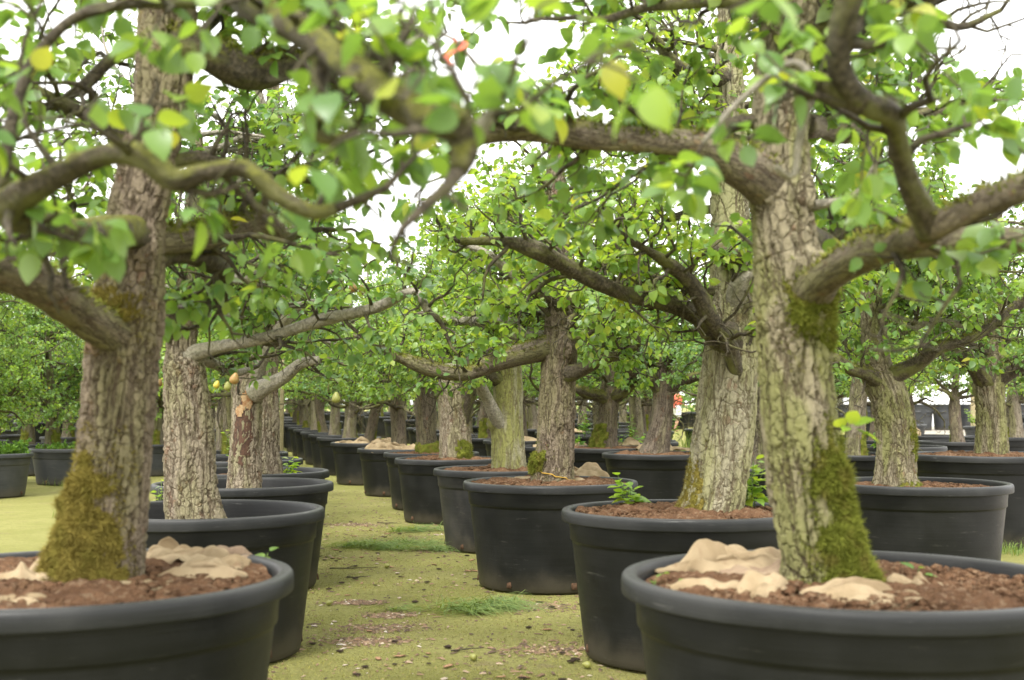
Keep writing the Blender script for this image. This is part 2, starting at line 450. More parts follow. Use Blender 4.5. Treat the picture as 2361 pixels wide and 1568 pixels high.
M['limb_rough'] = bark_mat('limb_bark_rough', (.15, .12, .085), (.24, .20, .145), (.07, .05, .034), green=.4, scale=34, depth=.006, real=False)
M['leaf'] = leaf_mat('pear_leaf', [(0, (.080, .180, .054)), (.35, (.115, .228, .055)), (.65, (.160, .280, .056)), (.90, (.220, .335, .058)), (.98, (.29, .37, .06)), (1, (.36, .36, .07))], trans=.46)
M['leaf_young'] = leaf_mat('pear_leaf_young', [(0, (.115, .225, .052)), (.4, (.165, .290, .055)), (.8, (.235, .360, .058)), (1, (.33, .41, .07))], trans=.5)
M['leaf_deep'] = leaf_mat('pear_leaf_deep', [(0, (.068, .160, .056)), (.5, (.102, .210, .058)), (.85, (.150, .262, .060)), (1, (.24, .34, .065))], trans=.46)
M['leaf_lime'] = leaf_mat('lime_leaf', [(0, (.17, .33, .04)), (.5, (.26, .42, .05)), (1, (.40, .50, .07))], trans=.45)
M['leaf_weed'] = leaf_mat('weed_leaf', [(0, (.06, .16, .02)), (.5, (.10, .24, .03)), (1, (.17, .32, .05))], trans=.45, rough=.55)
M['pot'] = plastic('black_plastic', (.0078, .0082, .008), dust=(.085, .083, .072), dustamt=.24)
M['pot_rim'] = plastic('black_plastic_rim', (.014, .0145, .0145), dust=(.115, .113, .108), rough=.45, dustamt=.45)
M['pot_grey'] = plastic('grey_plastic', (.036, .038, .040), dust=(.15, .145, .135), dustamt=.5)
M['pot_dusty'] = plastic('dusty_plastic', (.022, .022, .022), dust=(.17, .15, .12), dustamt=.8)
M['hole'] = plain('hole_soil', (.10, .055, .03), rough=.95, var=.5, nscale=60, bump=.004, bscale=120)

def soil_mat():
    m, nt, b, out = newmat('potting_soil')
    tc = nt.nodes.new('ShaderNodeTexCoord')
    n1 = nd(nt, 'ShaderNodeTexNoise', Scale=9.0, Detail=6.0, Roughness=.7); nt.links.new(tc.outputs['Object'], n1.inputs['Vector'])
    n2 = nd(nt, 'ShaderNodeTexVoronoi', Scale=70.0); nt.links.new(tc.outputs['Object'], n2.inputs['Vector'])
    n3 = nd(nt, 'ShaderNodeTexNoise', Scale=120.0, Detail=4.0, Roughness=.7); nt.links.new(tc.outputs['Object'], n3.inputs['Vector'])
    c = mixc(nt, maprange(nt, n1.outputs[0], .35, .65), (.095, .050, .027), (.18, .100, .055))
    c = mixc(nt, maprange(nt, n3.outputs[0], .45, .75, 0, .6), c, (.085, .045, .026))
    sp = nt.nodes.new('ShaderNodeSeparateColor'); nt.links.new(n2.outputs['Color'], sp.inputs[0])
    c = mixc(nt, maprange(nt, sp.outputs[0], .86, .9, 0, .5), c, (.27, .19, .12))
    c = mixc(nt, math_(nt, 'MULTIPLY', attr(nt, 'clod').outputs['Fac'], .45), c, (.24, .145, .08))
    nt.links.new(c, b.inputs['Base Color']); b.inputs['Roughness'].default_value = .95; b.inputs['Specular IOR Level'].default_value = .1
    bp = nd(nt, 'ShaderNodeBump', Strength=1.0, Distance=.012); nt.links.new(math_(nt, 'ADD', n3.outputs[0], n2.outputs[0]), bp.inputs['Height'])
    nt.links.new(bp.outputs[0], b.inputs['Normal'])
    return m
M['soil'] = soil_mat()

def burlap_mat(name, a, c2):
    m, nt, b, out = newmat(name)
    at_ = attr(nt, 'cuv').outputs['Vector']
    hgt = []
    for rot in (0, math.pi / 2):
        mp = nt.nodes.new('ShaderNodeMapping'); mp.inputs['Rotation'].default_value = (0, 0, rot + .35); nt.links.new(at_, mp.inputs[0])
        w = nd(nt, 'ShaderNodeTexWave', Scale=115.0, Distortion=1.2, Detail=2.0); w.inputs['Detail Scale'].default_value = 3.0
        nt.links.new(mp.outputs[0], w.inputs['Vector']); hgt.append(w.outputs['Fac'])
    h = math_(nt, 'MAXIMUM', *hgt)
    n1 = nd(nt, 'ShaderNodeTexNoise', Scale=7.0, Detail=4.0); nt.links.new(at_, n1.inputs['Vector'])
    c = mixc(nt, maprange(nt, n1.outputs[0], .35, .68), a, c2)
    c = mixc(nt, maprange(nt, h, .2, .9, .35, 0.0), c, tuple(x * .4 for x in a))
    n2 = nd(nt, 'ShaderNodeTexNoise', Scale=15.0, Detail=5.0); nt.links.new(at_, n2.inputs['Vector'])
    c = mixc(nt, maprange(nt, n2.outputs[0], .58, .75, 0, .55), c, (.17, .09, .05))
    nt.links.new(c, b.inputs['Base Color']); b.inputs['Roughness'].default_value = .95; b.inputs['Specular IOR Level'].default_value = .1
    bp = nd(nt, 'ShaderNodeBump', Strength=.7, Distance=.002); nt.links.new(h, bp.inputs['Height']); nt.links.new(bp.outputs[0], b.inputs['Normal'])
    return m
M['burlap'] = burlap_mat('burlap', (.29, .215, .125), (.41, .32, .20))
M['burlap_brown'] = burlap_mat('burlap_brown', (.27, .19, .13), (.36, .27, .18))

def moss_mat(name, a, b2, c3):
    m, nt, b, out = newmat(name)
    tc = nt.nodes.new('ShaderNodeTexCoord')
    n1 = nd(nt, 'ShaderNodeTexNoise', Scale=14.0, Detail=4.0); nt.links.new(tc.outputs['Object'], n1.inputs['Vector'])
    v = attr(nt, 'lv').outputs['Fac']
    c = mixc(nt, v, a, b2)
    c = mixc(nt, maprange(nt, n1.outputs[0], .48, .66, 0, .75), c, c3)
    nt.links.new(c, b.inputs['Base Color']); b.inputs['Roughness'].default_value = .9; b.inputs['Specular IOR Level'].default_value = .15
    return m
M['moss'] = moss_mat('moss', (.075, .088, .012), (.26, .285, .042), (.18, .155, .036))
M['moss_gold'] = moss_mat('moss_gold', (.12, .10, .020), (.34, .27, .065), (.20, .175, .035))
M['pear'] = plain('pear_skin', (.24, .22, .05), rough=.45, nscale=14, col2=(.33, .12, .05), spec=.5)
M['pear_green'] = plain('pear_skin_green', (.20, .24, .05), rough=.45, nscale=18, col2=(.24, .20, .05), spec=.5)
M['pear_yellow'] = plain('pear_skin_yellow', (.50, .38, .04), rough=.45, nscale=12, col2=(.42, .36, .05), spec=.5)
M['stem'] = plain('green_stem', (.14, .20, .05), rough=.7, var=.3)
M['wood_raw'] = plain('raw_wood', (.40, .29, .16), rough=.9, nscale=40, col2=(.26, .12, .05), bump=.004, bscale=80)
M['wood_red'] = plain('stripped_bark', (.105, .055, .034), rough=.9, nscale=30, col2=(.045, .028, .02), bump=.006, bscale=60)
M['stake'] = plain('stake_wood', (.36, .30, .18), rough=.85, nscale=12, col2=(.27, .23, .12))
M['ribbon'] = plain('coral_ribbon', (.75, .16, .09), rough=.5, var=.15)

# ------------------------------------------------------------------ ground
def ground_mat():
    m, nt, b, out = newmat('mossy_ground')
    tc = nt.nodes.new('ShaderNodeTexCoord')
    P = tc.outputs['Object']
    n1 = nd(nt, 'ShaderNodeTexNoise', Scale=.9, Detail=6.0, Roughness=.6); nt.links.new(P, n1.inputs['Vector'])
    n2 = nd(nt, 'ShaderNodeTexNoise', Scale=7.0, Detail=6.0, Roughness=.65); nt.links.new(P, n2.inputs['Vector'])
    n3 = nd(nt, 'ShaderNodeTexNoise', Scale=110.0, Detail=4.0, Roughness=.7); nt.links.new(P, n3.inputs['Vector'])
    n4 = nd(nt, 'ShaderNodeTexNoise', Scale=2.3, Detail=8.0, Roughness=.72); nt.links.new(P, n4.inputs['Vector'])
    c = mixc(nt, maprange(nt, n1.outputs[0], .35, .65), (.262, .262, .076), (.328, .315, .108))
    c = mixc(nt, maprange(nt, n2.outputs[0], .42, .68, 0, .55), c, (.235, .235, .062))
    c = mixc(nt, maprange(nt, n4.outputs[0], .55, .70, 0, .65), c, (.25, .185, .115))
    c = mixc(nt, maprange(nt, n3.outputs[0], .5, .72, 0, .6), c, (.14, .115, .05))
    c = mixc(nt, maprange(nt, n3.outputs[0], .28, .42, .45, 0), c, (.26, .25, .09))
    nt.links.new(c, b.inputs['Base Color']); b.inputs['Roughness'].default_value = .92; b.inputs['Specular IOR Level'].default_value = .15
    n6 = nd(nt, 'ShaderNodeTexNoise', Scale=34.0, Detail=6.0, Roughness=.75); nt.links.new(P, n6.inputs['Vector'])
    c = mixc(nt, maprange(nt, n6.outputs[0], .48, .66, 0, .6), c, (.16, .135, .052))
    n7 = nd(nt, 'ShaderNodeTexNoise', Scale=14.0, Detail=8.0, Roughness=.8); nt.links.new(P, n7.inputs['Vector'])
    c = mixc(nt, maprange(nt, n7.outputs[0], .58, .68, 0, .8), c, (.16, .098, .055))
    nt.links.new(c, b.inputs['Base Color'])
    bp = nd(nt, 'ShaderNodeBump', Strength=1.0, Distance=.022); nt.links.new(math_(nt, 'ADD', math_(nt, 'ADD', n3.outputs[0], n6.outputs[0]), math_(nt, 'MULTIPLY', n2.outputs[0], 2.0)), bp.inputs['Height'])
    nt.links.new(bp.outputs[0], b.inputs['Normal'])
    return m
def gravel_mat():
    m, nt, b, out = newmat('gravel')
    tc = nt.nodes.new('ShaderNodeTexCoord'); P = tc.outputs['Object']
    v = nd(nt, 'ShaderNodeTexVoronoi', Scale=28.0); nt.links.new(P, v.inputs['Vector'])
    n = nd(nt, 'ShaderNodeTexNoise', Scale=1.5, Detail=5.0); nt.links.new(P, n.inputs['Vector'])
    sp = nt.nodes.new('ShaderNodeSeparateColor'); nt.links.new(v.outputs['Color'], sp.inputs[0])
    c = mixc(nt, sp.outputs[0], (.20, .17, .13), (.36, .33, .28))
    c = mixc(nt, maprange(nt, n.outputs[0], .55, .7, 0, .7), c, (.17, .18, .07))
    nt.links.new(c, b.inputs['Base Color']); b.inputs['Roughness'].default_value = .9
    bp = nd(nt, 'ShaderNodeBump', Strength=1.0, Distance=.02); bp.invert = True; nt.links.new(v.outputs[0], bp.inputs['Height']); nt.links.new(bp.outputs[0], b.inputs['Normal'])
    return m
M['ground'] = ground_mat(); M['gravel'] = gravel_mat()

def sheet(name, xs, ys, mat, dz=0.0, bumpy=0.0):
    X, Yg = np.meshgrid(xs, ys)
    Z = ground_z(X, Yg) + dz
    if bumpy:
        Z = Z + bumpy * (np.sin(X * 2.1 + Yg * .7) + np.sin(Yg * 1.7 - X * .9) + .6 * np.sin(X * 5.3) * np.sin(Yg * 4.1))
    a = Acc(); a.add(np.stack([X, Yg, Z], -1).reshape(-1, 3), grid_quads(len(ys), len(xs), False))
    return put(name, a.mesh(name, mat))
g = sheet('ground', np.concatenate([[-600, -200, -80], np.linspace(-40, 40, 161), [80, 200, 600]]), np.concatenate([[-60, -10], np.linspace(0, 60, 181), [80, 150, 400, 900]]), M['ground'], bumpy=.0018)
tag(g, 'olive green moss-covered ground of the nursery aisle', 'ground', kind='structure')
def gravel_sheet():
    ys = np.linspace(3, 120, 90); a = Acc(); rows = []
    for k, y in enumerate(ys):
        x0 = 3.0 + .16 * y + .25 * math.sin(y * 1.3) + .15 * math.sin(y * 3.7) + max(0, y - 20) * .16
        xs = np.linspace(x0, x0 + 60, 14)
        rows.append(np.stack([xs, np.full(14, y), ground_z(xs, y) + .012], 1))
    a.add(np.concatenate(rows), grid_quads(len(ys), 14, False))
    o = put('gravel_path', a.mesh('gravel_path', M['gravel']))
    tag(o, 'pale gravel ground beside the rows of tubs', 'gravel', kind='structure')
gravel_sheet()

# ------------------------------------------------------------------ tubs
def pot_profile(Rr, H):
    rb = .81 * Rr; rt = .945 * Rr
    def rad(z): return rb + (rt - rb) * z / H
    body = [(0.02, .004), (rb - .03, .004), (rb - .006, .008), (rb, .018)]
    for z in np.linspace(.05, H - .19, 6): body.append((rad(z), z))
    body += [(rad(H - .175), H - .175), (rad(H - .172) + .008, H - .1715), (rad(H - .168) + .0095, H - .168), (rad(H - .12) + .006, H - .12), (rad(H - .07) + .006, H - .072), (rad(H - .06) + .004, H - .050)]
    rim = [(.925 * Rr, H - .0655), (.93 * Rr, H - .066), (Rr - .012, H - .066), (Rr - .004, H - .0655), (Rr - .001, H - .063), (Rr, H - .059), (Rr, H - .040), (Rr, H - .024), (Rr - .003, H - .011), (Rr - .009, H - .004), (Rr - .017, H - .001),
           (Rr - .027, H), (Rr - .039, H - .001), (Rr - .048, H - .005), (Rr - .053, H - .013), (Rr - .057, H - .03), (Rr - .062, H - .07), (.895 * Rr, H - .16), (.875 * Rr, H - .30)]
    return body, rim
POT_CACHE = {}
def pot_meshes(Rr, H, mb, mr, wob, seed, seg):
    k = (round(Rr, 3), round(H, 3), mb, mr, seed, seg)
    if k not in POT_CACHE:
        body, rim = pot_profile(Rr, H)
        a = Acc(); lathe(a, body, seg, wob=wob, seed=seed); b = Acc(); lathe(b, rim, seg, wob=wob, seed=seed)
        POT_CACHE[k] = (a.mesh('tub_body', M[mb]), b.mesh('tub_rim', M[mr]))
    return POT_CACHE[k]
def hole_mesh():
    a = Acc()
    w, h, d = .022, .026, .012
    V = []
    for (sx, sz) in ((-1, -1), (1, -1), (1, 1), (-1, 1)): V.append((sx * w, 0, sz * h))
    for (sx, sz) in ((-1, -1), (1, -1), (1, 1), (-1, 1)): V.append((sx * w * .8, -d * RNG.uniform(.4, 1), sz * h * .8))
    V.append((0, -d * .9, 0))
    a.add(V, [(0, 1, 5, 4), (1, 2, 6, 5), (2, 3, 7, 6), (3, 0, 4, 7)], [(4, 5, 8), (5, 6, 8), (6, 7, 8), (7, 4, 8)])
    return a.mesh('drainage_hole', M['hole'])
HOLE = hole_mesh()
def make_pot(x, y, D, H, label, group='black plastic tree tubs', mb='pot', mr='pot_rim', seed=0, seg=96, holes=True, handles=False, z=None, wob=.006):
    z = float(ground_z(x, y)) + .006 if z is None else z
    e = empty('planting_tub', (x, y, z), rz=0.0)
    tag(e, label, 'tub', group)
    b, r = pot_meshes(D / 2, H, mb, mr, wob, seed, seg)
    put('body', b, e); put('rim', r, e)
    if holes:
        rb = .81 * D / 2 + .006
        for k, a in enumerate(np.arange(0, 6.28, 6.283 / 7) + seed * .77):
            o = put('drainage_hole', HOLE, e, (rb * math.cos(a), rb * math.sin(a), .062)); o.rotation_euler = (R(-8), 0, a + math.pi / 2)
    if handles:
        for a in (seed * .9 + .4, seed * .9 + .4 + math.pi):
            hm = Acc(); rr = D / 2
            pts = [(rr * .98, -.12, H - .03, .014), (rr * 1.02, -.11, H + .05, .014), (rr * 1.03, 0, H + .065, .015), (rr * 1.02, .11, H + .05, .014), (rr * .98, .12, H - .03, .014)]
            add_tube(hm, resample(pts, .03), 6)
            o = put('handle', hm.mesh('handle', M[mr]), e); o.rotation_euler = (0, 0, a)
    return e, z

def make_soil(x, y, Rr, z, label, seed=0, clods=500, res=60, mound=.03, cat='soil'):
    clods = int(clods * 2.4)
    rg = np.random.default_rng(seed + 100)
    a = Acc()
    nr = res // 2
    rr = np.linspace(0, 1, nr) ** .8 * Rr * .905
    th = np.linspace(0, 2 * np.pi, res * 2, endpoint=False)
    V = np.zeros((nr, len(th), 3)); V[..., 0] = rr[:, None] * np.cos(th); V[..., 1] = rr[:, None] * np.sin(th)
    flat = V.reshape(-1, 3)
    n = vnoise(flat, 4.0, 3, seed) * .034 + vnoise(flat, 22.0, 2, seed + 9) * .016
    flat[:, 2] = n + mound * (1 - (np.hypot(flat[:, 0], flat[:, 1]) / Rr) ** 2)
    a.add(flat, grid_quads(nr, len(th)), clod=np.zeros(len(flat)))
    # clods
    t = (1 + 5 ** .5) / 2
    ico = norm(np.array([(-1, t, 0), (1, t, 0), (-1, -t, 0), (1, -t, 0), (0, -1, t), (0, 1, t), (0, -1, -t), (0, 1, -t), (t, 0, -1), (t, 0, 1), (-t, 0, -1), (-t, 0, 1)], float))
    icf = np.array([(0, 11, 5), (0, 5, 1), (0, 1, 7), (0, 7, 10), (0, 10, 11), (1, 5, 9), (5, 11, 4), (11, 10, 2), (10, 7, 6), (7, 1, 8), (3, 9, 4), (3, 4, 2), (3, 2, 6), (3, 6, 8), (3, 8, 9), (4, 9, 5), (2, 4, 11), (6, 2, 10), (8, 6, 7), (9, 8, 1)])
    if clods:
        r_ = Rr * .89 * np.sqrt(rg.uniform(0, 1, clods)); t_ = rg.uniform(0, 6.283, clods)
        s_ = .0035 + .017 * rg.uniform(0, 1, clods) ** 6
        px, py = r_ * np.cos(t_), r_ * np.sin(t_)
        pz = mound * (1 - (r_ / Rr) ** 2) + .004
        V = ico[None] * (s_[:, None, None] * rg.uniform(.6, 1.35, (clods, 12, 1))) * np.array([1.25, 1.1, .8])
        V = V + np.stack([px, py, pz], 1)[:, None]
        F = icf[None] + (np.arange(clods) * 12)[:, None, None]
        a.add(V.reshape(-1, 3), None, F.reshape(-1, 3), clod=np.repeat(rg.uniform(0, 1, clods) ** 3, 12))
    me = a.mesh('soil', M['soil'])
    o = put('potting_soil', me, None, (x, y, z))
    tag(o, label, cat, 'soil in the tubs', 'stuff')
    return o

# ------------------------------------------------------------------ leaves
def leaf_template(rows, hw, droop=.16, fold=.16, petiole=0.0):
    V, F, L = [(0, 0, 0)], [], 0
    for y, w in zip(rows[1:-1], hw[1:-1]):
        zc = -droop * y * y
        V += [(-w, y - .02, zc + fold * w), (0, y, zc), (w, y - .02, zc + fold * w)]
    V.append((0, rows[-1], -droop * rows[-1] ** 2 * 1.1)); n = len(rows) - 2; tip = len(V) - 1
    T = [(0, 2, 1), (0, 3, 2)]; Q = []
    for k in range(n - 1):
        a = 1 + 3 * k; b = a + 3
        Q += [(a, a + 1, b + 1, b), (a + 1, a + 2, b + 2, b + 1)]
    a = 1 + 3 * (n - 1); T += [(a, a + 1, tip), (a + 1, a + 2, tip)]
    V = np.array(V, float)
    if petiole:
        k = len(V); V = np.vstack([V, [(-.012, 0, 0), (.012, 0, 0), (.010, -petiole, .05), (-.010, -petiole, .05)]])
        Q.append((k, k + 3, k + 2, k + 1))
    return V, np.array(Q, np.int64).reshape(-1, 4), np.array(T, np.int64)
LEAF_FAR = leaf_template([0, .48, 1], [0, .38, 0], .2, .2)
LEAF_MID = leaf_template([0, .2, .5, .8, 1], [0, .30, .37, .21, 0], .2, .2)
LEAF_NEAR = [leaf_template([0, .08, .22, .4, .58, .75, .9, 1.03], [0, .20, .335, .385, .36, .27, .13, 0], dr, fo, .45) for dr, fo in ((.16, .14), (.3, .22), (.05, .3), (.42, .1))]
def leaf_axes(rg, d, roll=.55):
    """rotation matrices (n,3,3): columns = leaf x, y (along), z (normal) for blade directions d"""
    n = len(d); yv = norm(d)
    up = np.array([0, 0, 1.0]) + rg.normal(0, roll, (n, 3))
    x = norm(np.cross(yv, up)); z = np.cross(x, yv)
    return np.stack([x, yv, z], -1)
def add_leaves(acc, pos, ax, size, tmpl, lv):
    V, Q, T = tmpl; n = len(pos); k = len(V)
    if n == 0: return
    W = np.einsum('nij,kj->nki', ax, V) * size[:, None, None] + pos[:, None]
    o = (np.arange(n) * k)[:, None, None]
    acc.add(W.reshape(-1, 3), (Q[None] + o).reshape(-1, 4) if len(Q) else None, (T[None] + o).reshape(-1, 3), lv=np.repeat(lv, k))
LEAF_OBJ = {}
def leaf_obj_mesh(i, matname):
    if (i, matname) not in LEAF_OBJ:
        a = Acc(); V, Q, T = LEAF_NEAR[i]; a.add(V, Q, T, lv=np.zeros(len(V)))
        LEAF_OBJ[(i, matname)] = a.mesh('leaf', M[matname])
    return LEAF_OBJ[(i, matname)]

def wander(rg, p, d, L, n, gnarl, up, r0, r1):
    pts = [np.r_[p, r0]]; p = np.array(p, float); d = norm(d)
    for i in range(n):
        d = norm(d + rg.normal(0, gnarl, 3) + np.array([0, 0, up]))
        p = p + d * (L / n)
        pts.append(np.r_[p, r0 + (r1 - r0) * (i + 1) / n])
    return np.array(pts)

def add_moss_blades(acc, P, N, rg, length=.014, width=.0035):
    n = len(P)
    if n == 0: return
    d = norm(N + rg.normal(0, .55, (n, 3))); x = norm(np.cross(d, rg.normal(0, 1, (n, 3))))
    L = length * rg.uniform(.5, 1.5, n)[:, None]; W = width * rg.uniform(.6, 1.4, n)[:, None]
    base = P - N * .003
    bend = rg.normal(0, .3, (n, 3)) * L
    V = np.stack([base - x * W, base + x * W, base + d * L + bend], 1)
    T = np.arange(n * 3).reshape(n, 3)
    lv = np.stack([np.full(n, .1), np.full(n, .1), rg.uniform(.4, 1, n)], 1)
    acc.add(V.reshape(-1, 3), None, T, lv=lv.ravel())

def moss_patch(parent, off, G, dirs, mask, thick, seed, matname='moss', blades=6000, blen=.016, label=None):
    """lumpy moss cushion lying on a ring grid where mask > 0"""
    rg = np.random.default_rng(seed)
    n, k = mask.shape
    flat = G.reshape(-1, 3)
    m = mask.ravel()
    sel = np.where(m > 0.0)[0]
    lump = np.zeros(len(flat)); lump[sel] = vnoise(flat[sel], 16, 3, seed)
    big = np.zeros(len(flat)); big[sel] = vnoise(flat[sel], 7, 2, seed + 4)
    m2 = m + lump * .35 + big * .55 - .1
    h = thick * np.clip(m2, 0, 1) ** .6 * (.75 + .6 * lump) - .012 * (m2 < .08)
    S = flat + dirs.reshape(-1, 3) * h[:, None]
    q = grid_quads(n, k)
    keep = (m2[q] > .02).all(1)
    q = q[keep]
    if len(q) == 0: return None
    used = np.unique(q); remap = -np.ones(len(flat), np.int64); remap[used] = np.arange(len(used))
    a = Acc(); a.add(S[used], remap[q], lv=np.clip(.25 + .5 * lump[used], 0, .6))
    A, B, C_, D_ = S[q[:, 0]], S[q[:, 1]], S[q[:, 2]], S[q[:, 3]]
    nn = np.cross(B - A, D_ - A); area = np.linalg.norm(nn, axis=1); nn = norm(nn)
    out = dirs.reshape(-1, 3)[q[:, 0]]; nn = np.where((nn * out).sum(1, keepdims=True) < 0, -nn, nn)
    f = rg.choice(len(q), blades, p=area / area.sum()); u, v = rg.uniform(0, 1, (2, blades, 1))
    P = A[f] * (1 - u) * (1 - v) + B[f] * u * (1 - v) + C_[f] * u * v + D_[f] * (1 - u) * v
    add_moss_blades(a, P, nn[f], rg, blen, .0024)
    fr = np.where((m2 > -.42) & (m2 <= .05) & (m > -1) & (np.roll(mask, 1, 0) + np.roll(mask, -6, 1) + np.roll(mask, 6, 1) + np.roll(mask, 9, 0) + np.roll(mask, -9, 0) > .01).ravel())[0]
    if len(fr):
        pk = fr[rg.integers(0, len(fr), blades // 10)]
        add_moss_blades(a, flat[pk] + rg.normal(0, .004, (len(pk), 3)) + dirs.reshape(-1, 3)[pk] * .006, dirs.reshape(-1, 3)[pk], rg, blen * .7, .002)
    o = put('moss', a.mesh('moss', M[matname], offset=off), parent)
    if label: o['label'] = label
    return o

# ------------------------------------------------------------------ trees
def keep_clear(P):
    """no foliage pressed against the camera, none hanging low into the aisle"""
    x, y, d = project(P)
    far = np.linalg.norm(P - np.array([0, 0, CH]), axis=1)
    return (far > 1.55)

TREES = []
SHOW = []      # main limbs that foliage does not smother: picture polyline, depth, half width
def clear_of_limbs(P, rg):
    x, y, d = project(P); ok = np.ones(len(P), bool)
    for line, dep, w in SHOW:
        best = np.full(len(P), 1e9)
        for (x0, y0), (x1, y1) in zip(line[:-1], line[1:]):
            L2_ = (x1 - x0) ** 2 + (y1 - y0) ** 2
            t = np.clip(((x - x0) * (x1 - x0) + (y - y0) * (y1 - y0)) / L2_, 0, 1)
            best = np.minimum(best, np.hypot(x - x0 - t * (x1 - x0), y - y0 - t * (y1 - y0)))
        ok &= ~((best < w) & (d < dep) & (rg.uniform(0, 1, len(P)) < .85))
    return ok
SHOW += [([(470, 812), (620, 775), (740, 742), (860, 710), (945, 672)], 7.3, 34), ([(1640, 750), (1540, 700), (1450, 680), (1380, 650), (1300, 610), (1240, 580)], 6.9, 34),
         ([(1600, 660), (1540, 612), (1480, 570)], 6.6, 22), ([(1245, 812), (1130, 842), (1030, 858), (930, 825)], 9.6, 30), ([(1740, 400), (1620, 335), (1400, 318), (1200, 300)], 4.0, 45),
         ([(560, -5), (800, 150), (980, 272), (1068, 330), (1056, 392)], 2.3, 62), ([(60, 440), (240, 355), (400, 420), (565, 392), (720, 488)], 2.6, 55), ([(2150, 530), (2070, 330), (2050, 262), (1940, 165), (1950, 0)], 3.2, 55),
         ([(1910, 645), (2080, 555), (2250, 480), (2361, 440)], 4.0, 55), ([(225, 745), (110, 665), (0, 622)], 4.2, 60), ([(590, 890), (655, 868), (720, 830)], 9.7, 24), ([(600, 840), (645, 760), (690, 700)], 9.7, 22),
         ([(470, 115), (560, 155), (690, 140)], 4.4, 40), ([(440, 545), (600, 510)], 4.7, 40), ([(2080, 855), (2160, 805), (2260, 770), (2361, 690)], 9.6, 28), ([(1740, 750), (1740, 330)], 4.1, 40), ([(1860, 750), (1860, 330)], 4.1, 30)]
class Tree:
    def __init__(s, base, label, group, seed, name='pear_tree'):
        s.base = np.asarray(base, float); s.rg = np.random.default_rng(seed); s.seed = seed
        s.e = empty(name, tuple(s.base)); tag(s.e, label, 'tree', group)
        s.nodes, s.ndirs, s.secmul = [], [], 1.5      # leaf rosette positions
        s.twigs = Acc(); s.mossacc = Acc(); TREES.append(s)
    def trunk(s, C, mat, sides=64, step=.012, lobes=.03, flare=None, knots=(), moss=0.0):
        C = resample(C, step); s.C = C
        a = Acc(); s.G, s.dirs, s.s, s.th = add_tube(a, C, sides, moss=0.0, lobes=lobes, seed=s.seed, flare=flare, knots=knots)
        if not np.ndim(moss) and moss: a.A['moss'] = [(0, np.full(a.n, moss))]
        put('trunk', a.mesh('trunk', M[mat], offset=s.base), s.e)
    def limb(s, C, mat, sides=12, step=.03, moss=.2, lobes=.06, sec=1.0, gnarl=.3, leaf=True, moss_blades=0, start=.2, lenf=1.0, twigmat=None, rs=1.0):
        """one main limb + its side branches; C rows xyz+radius"""
        rg = s.rg
        C = resample(C, step); C[:, 3] *= rs
        sa = np.concatenate([[0], np.cumsum(np.linalg.norm(np.diff(C[:, :3], axis=0), axis=1))])
        ph_ = np.cumsum(np.gradient(sa) / (C[:, 3] * rg.uniform(2.2, 3.4) + .012))
        C[:, :3] += 0.16 * C[:, 3:4] * np.stack([np.sin(ph_ * k_ + rg.uniform(0, 6)) for k_ in (.9, .7, .8)], 1) * np.clip(sa / .12, 0, 1)[:, None]
        C[:, 3] *= 1 + .07 * np.sin(ph_ * .8 + rg.uniform(0, 6)) + .05 * np.sin(ph_ * 1.9 + rg.uniform(0, 6))
        C[:, 3] *= 1 + .18 * np.exp(-sa / (2.2 * C[0, 3] + .01))
        kn = []
        if C[:, 3].mean() > .012 and sa[-1] > .25:
            for _ in range(int(sa[-1] / .11)):
                s_k = rg.uniform(.12, sa[-1]); r_k = float(np.interp(s_k, sa, C[:, 3]))
                kn.append((s_k, rg.uniform(0, 6.28), r_k * rg.uniform(.5, .9), r_k * rg.uniform(.15, .42)))
        a = Acc(); G, dirs, sl, th = add_tube(a, C, sides, moss=moss, lobes=lobes, seed=int(rg.integers(1e6)), knots=kn)
        put('limb', a.mesh('limb', M[mat], offset=s.base), s.e)
        if moss_blades:
            up = dirs[..., 2] > .25
            idx = np.argwhere(up & (rg.uniform(0, 1, up.shape) < .9))
            pick = idx[rg.integers(0, len(idx), moss_blades)]
            P = G[pick[:, 0], pick[:, 1]] + rg.normal(0, .006, (moss_blades, 3))
            add_moss_blades(s.mossacc, P, dirs[pick[:, 0], pick[:, 1]], rg, .018, .004)
        L = sl[-1]
        nsec = int(L / .13 * sec * s.secmul)
        for k in range(nsec):
            f = start + (1 - start) * (k + rg.uniform(0, 1)) / nsec
            i = min(len(C) - 2, int(f * (len(C) - 1)))
            p = C[i, :3]; T = norm(C[i + 1, :3] - C[i, :3]); r = C[i, 3]
            side = norm(np.cross(T, rg.normal(0, 1, 3)))
            side[2] = side[2] * .8 + rg.uniform(-.1, .55)
            d = norm(side * rg.uniform(.6, 1.1) + T * rg.uniform(.0, .8))
            l2 = rg.uniform(.22, .62) * lenf * (1.1 - .4 * f)
            s.branch(p, d, l2, min(r * .5, rg.uniform(.008, .016)), gnarl, leaf)
        if leaf: s.branch(C[-1, :3], C[-1, :3] - C[-3, :3], .3 * lenf, C[-1, 3] * .9, gnarl, leaf)
        return C
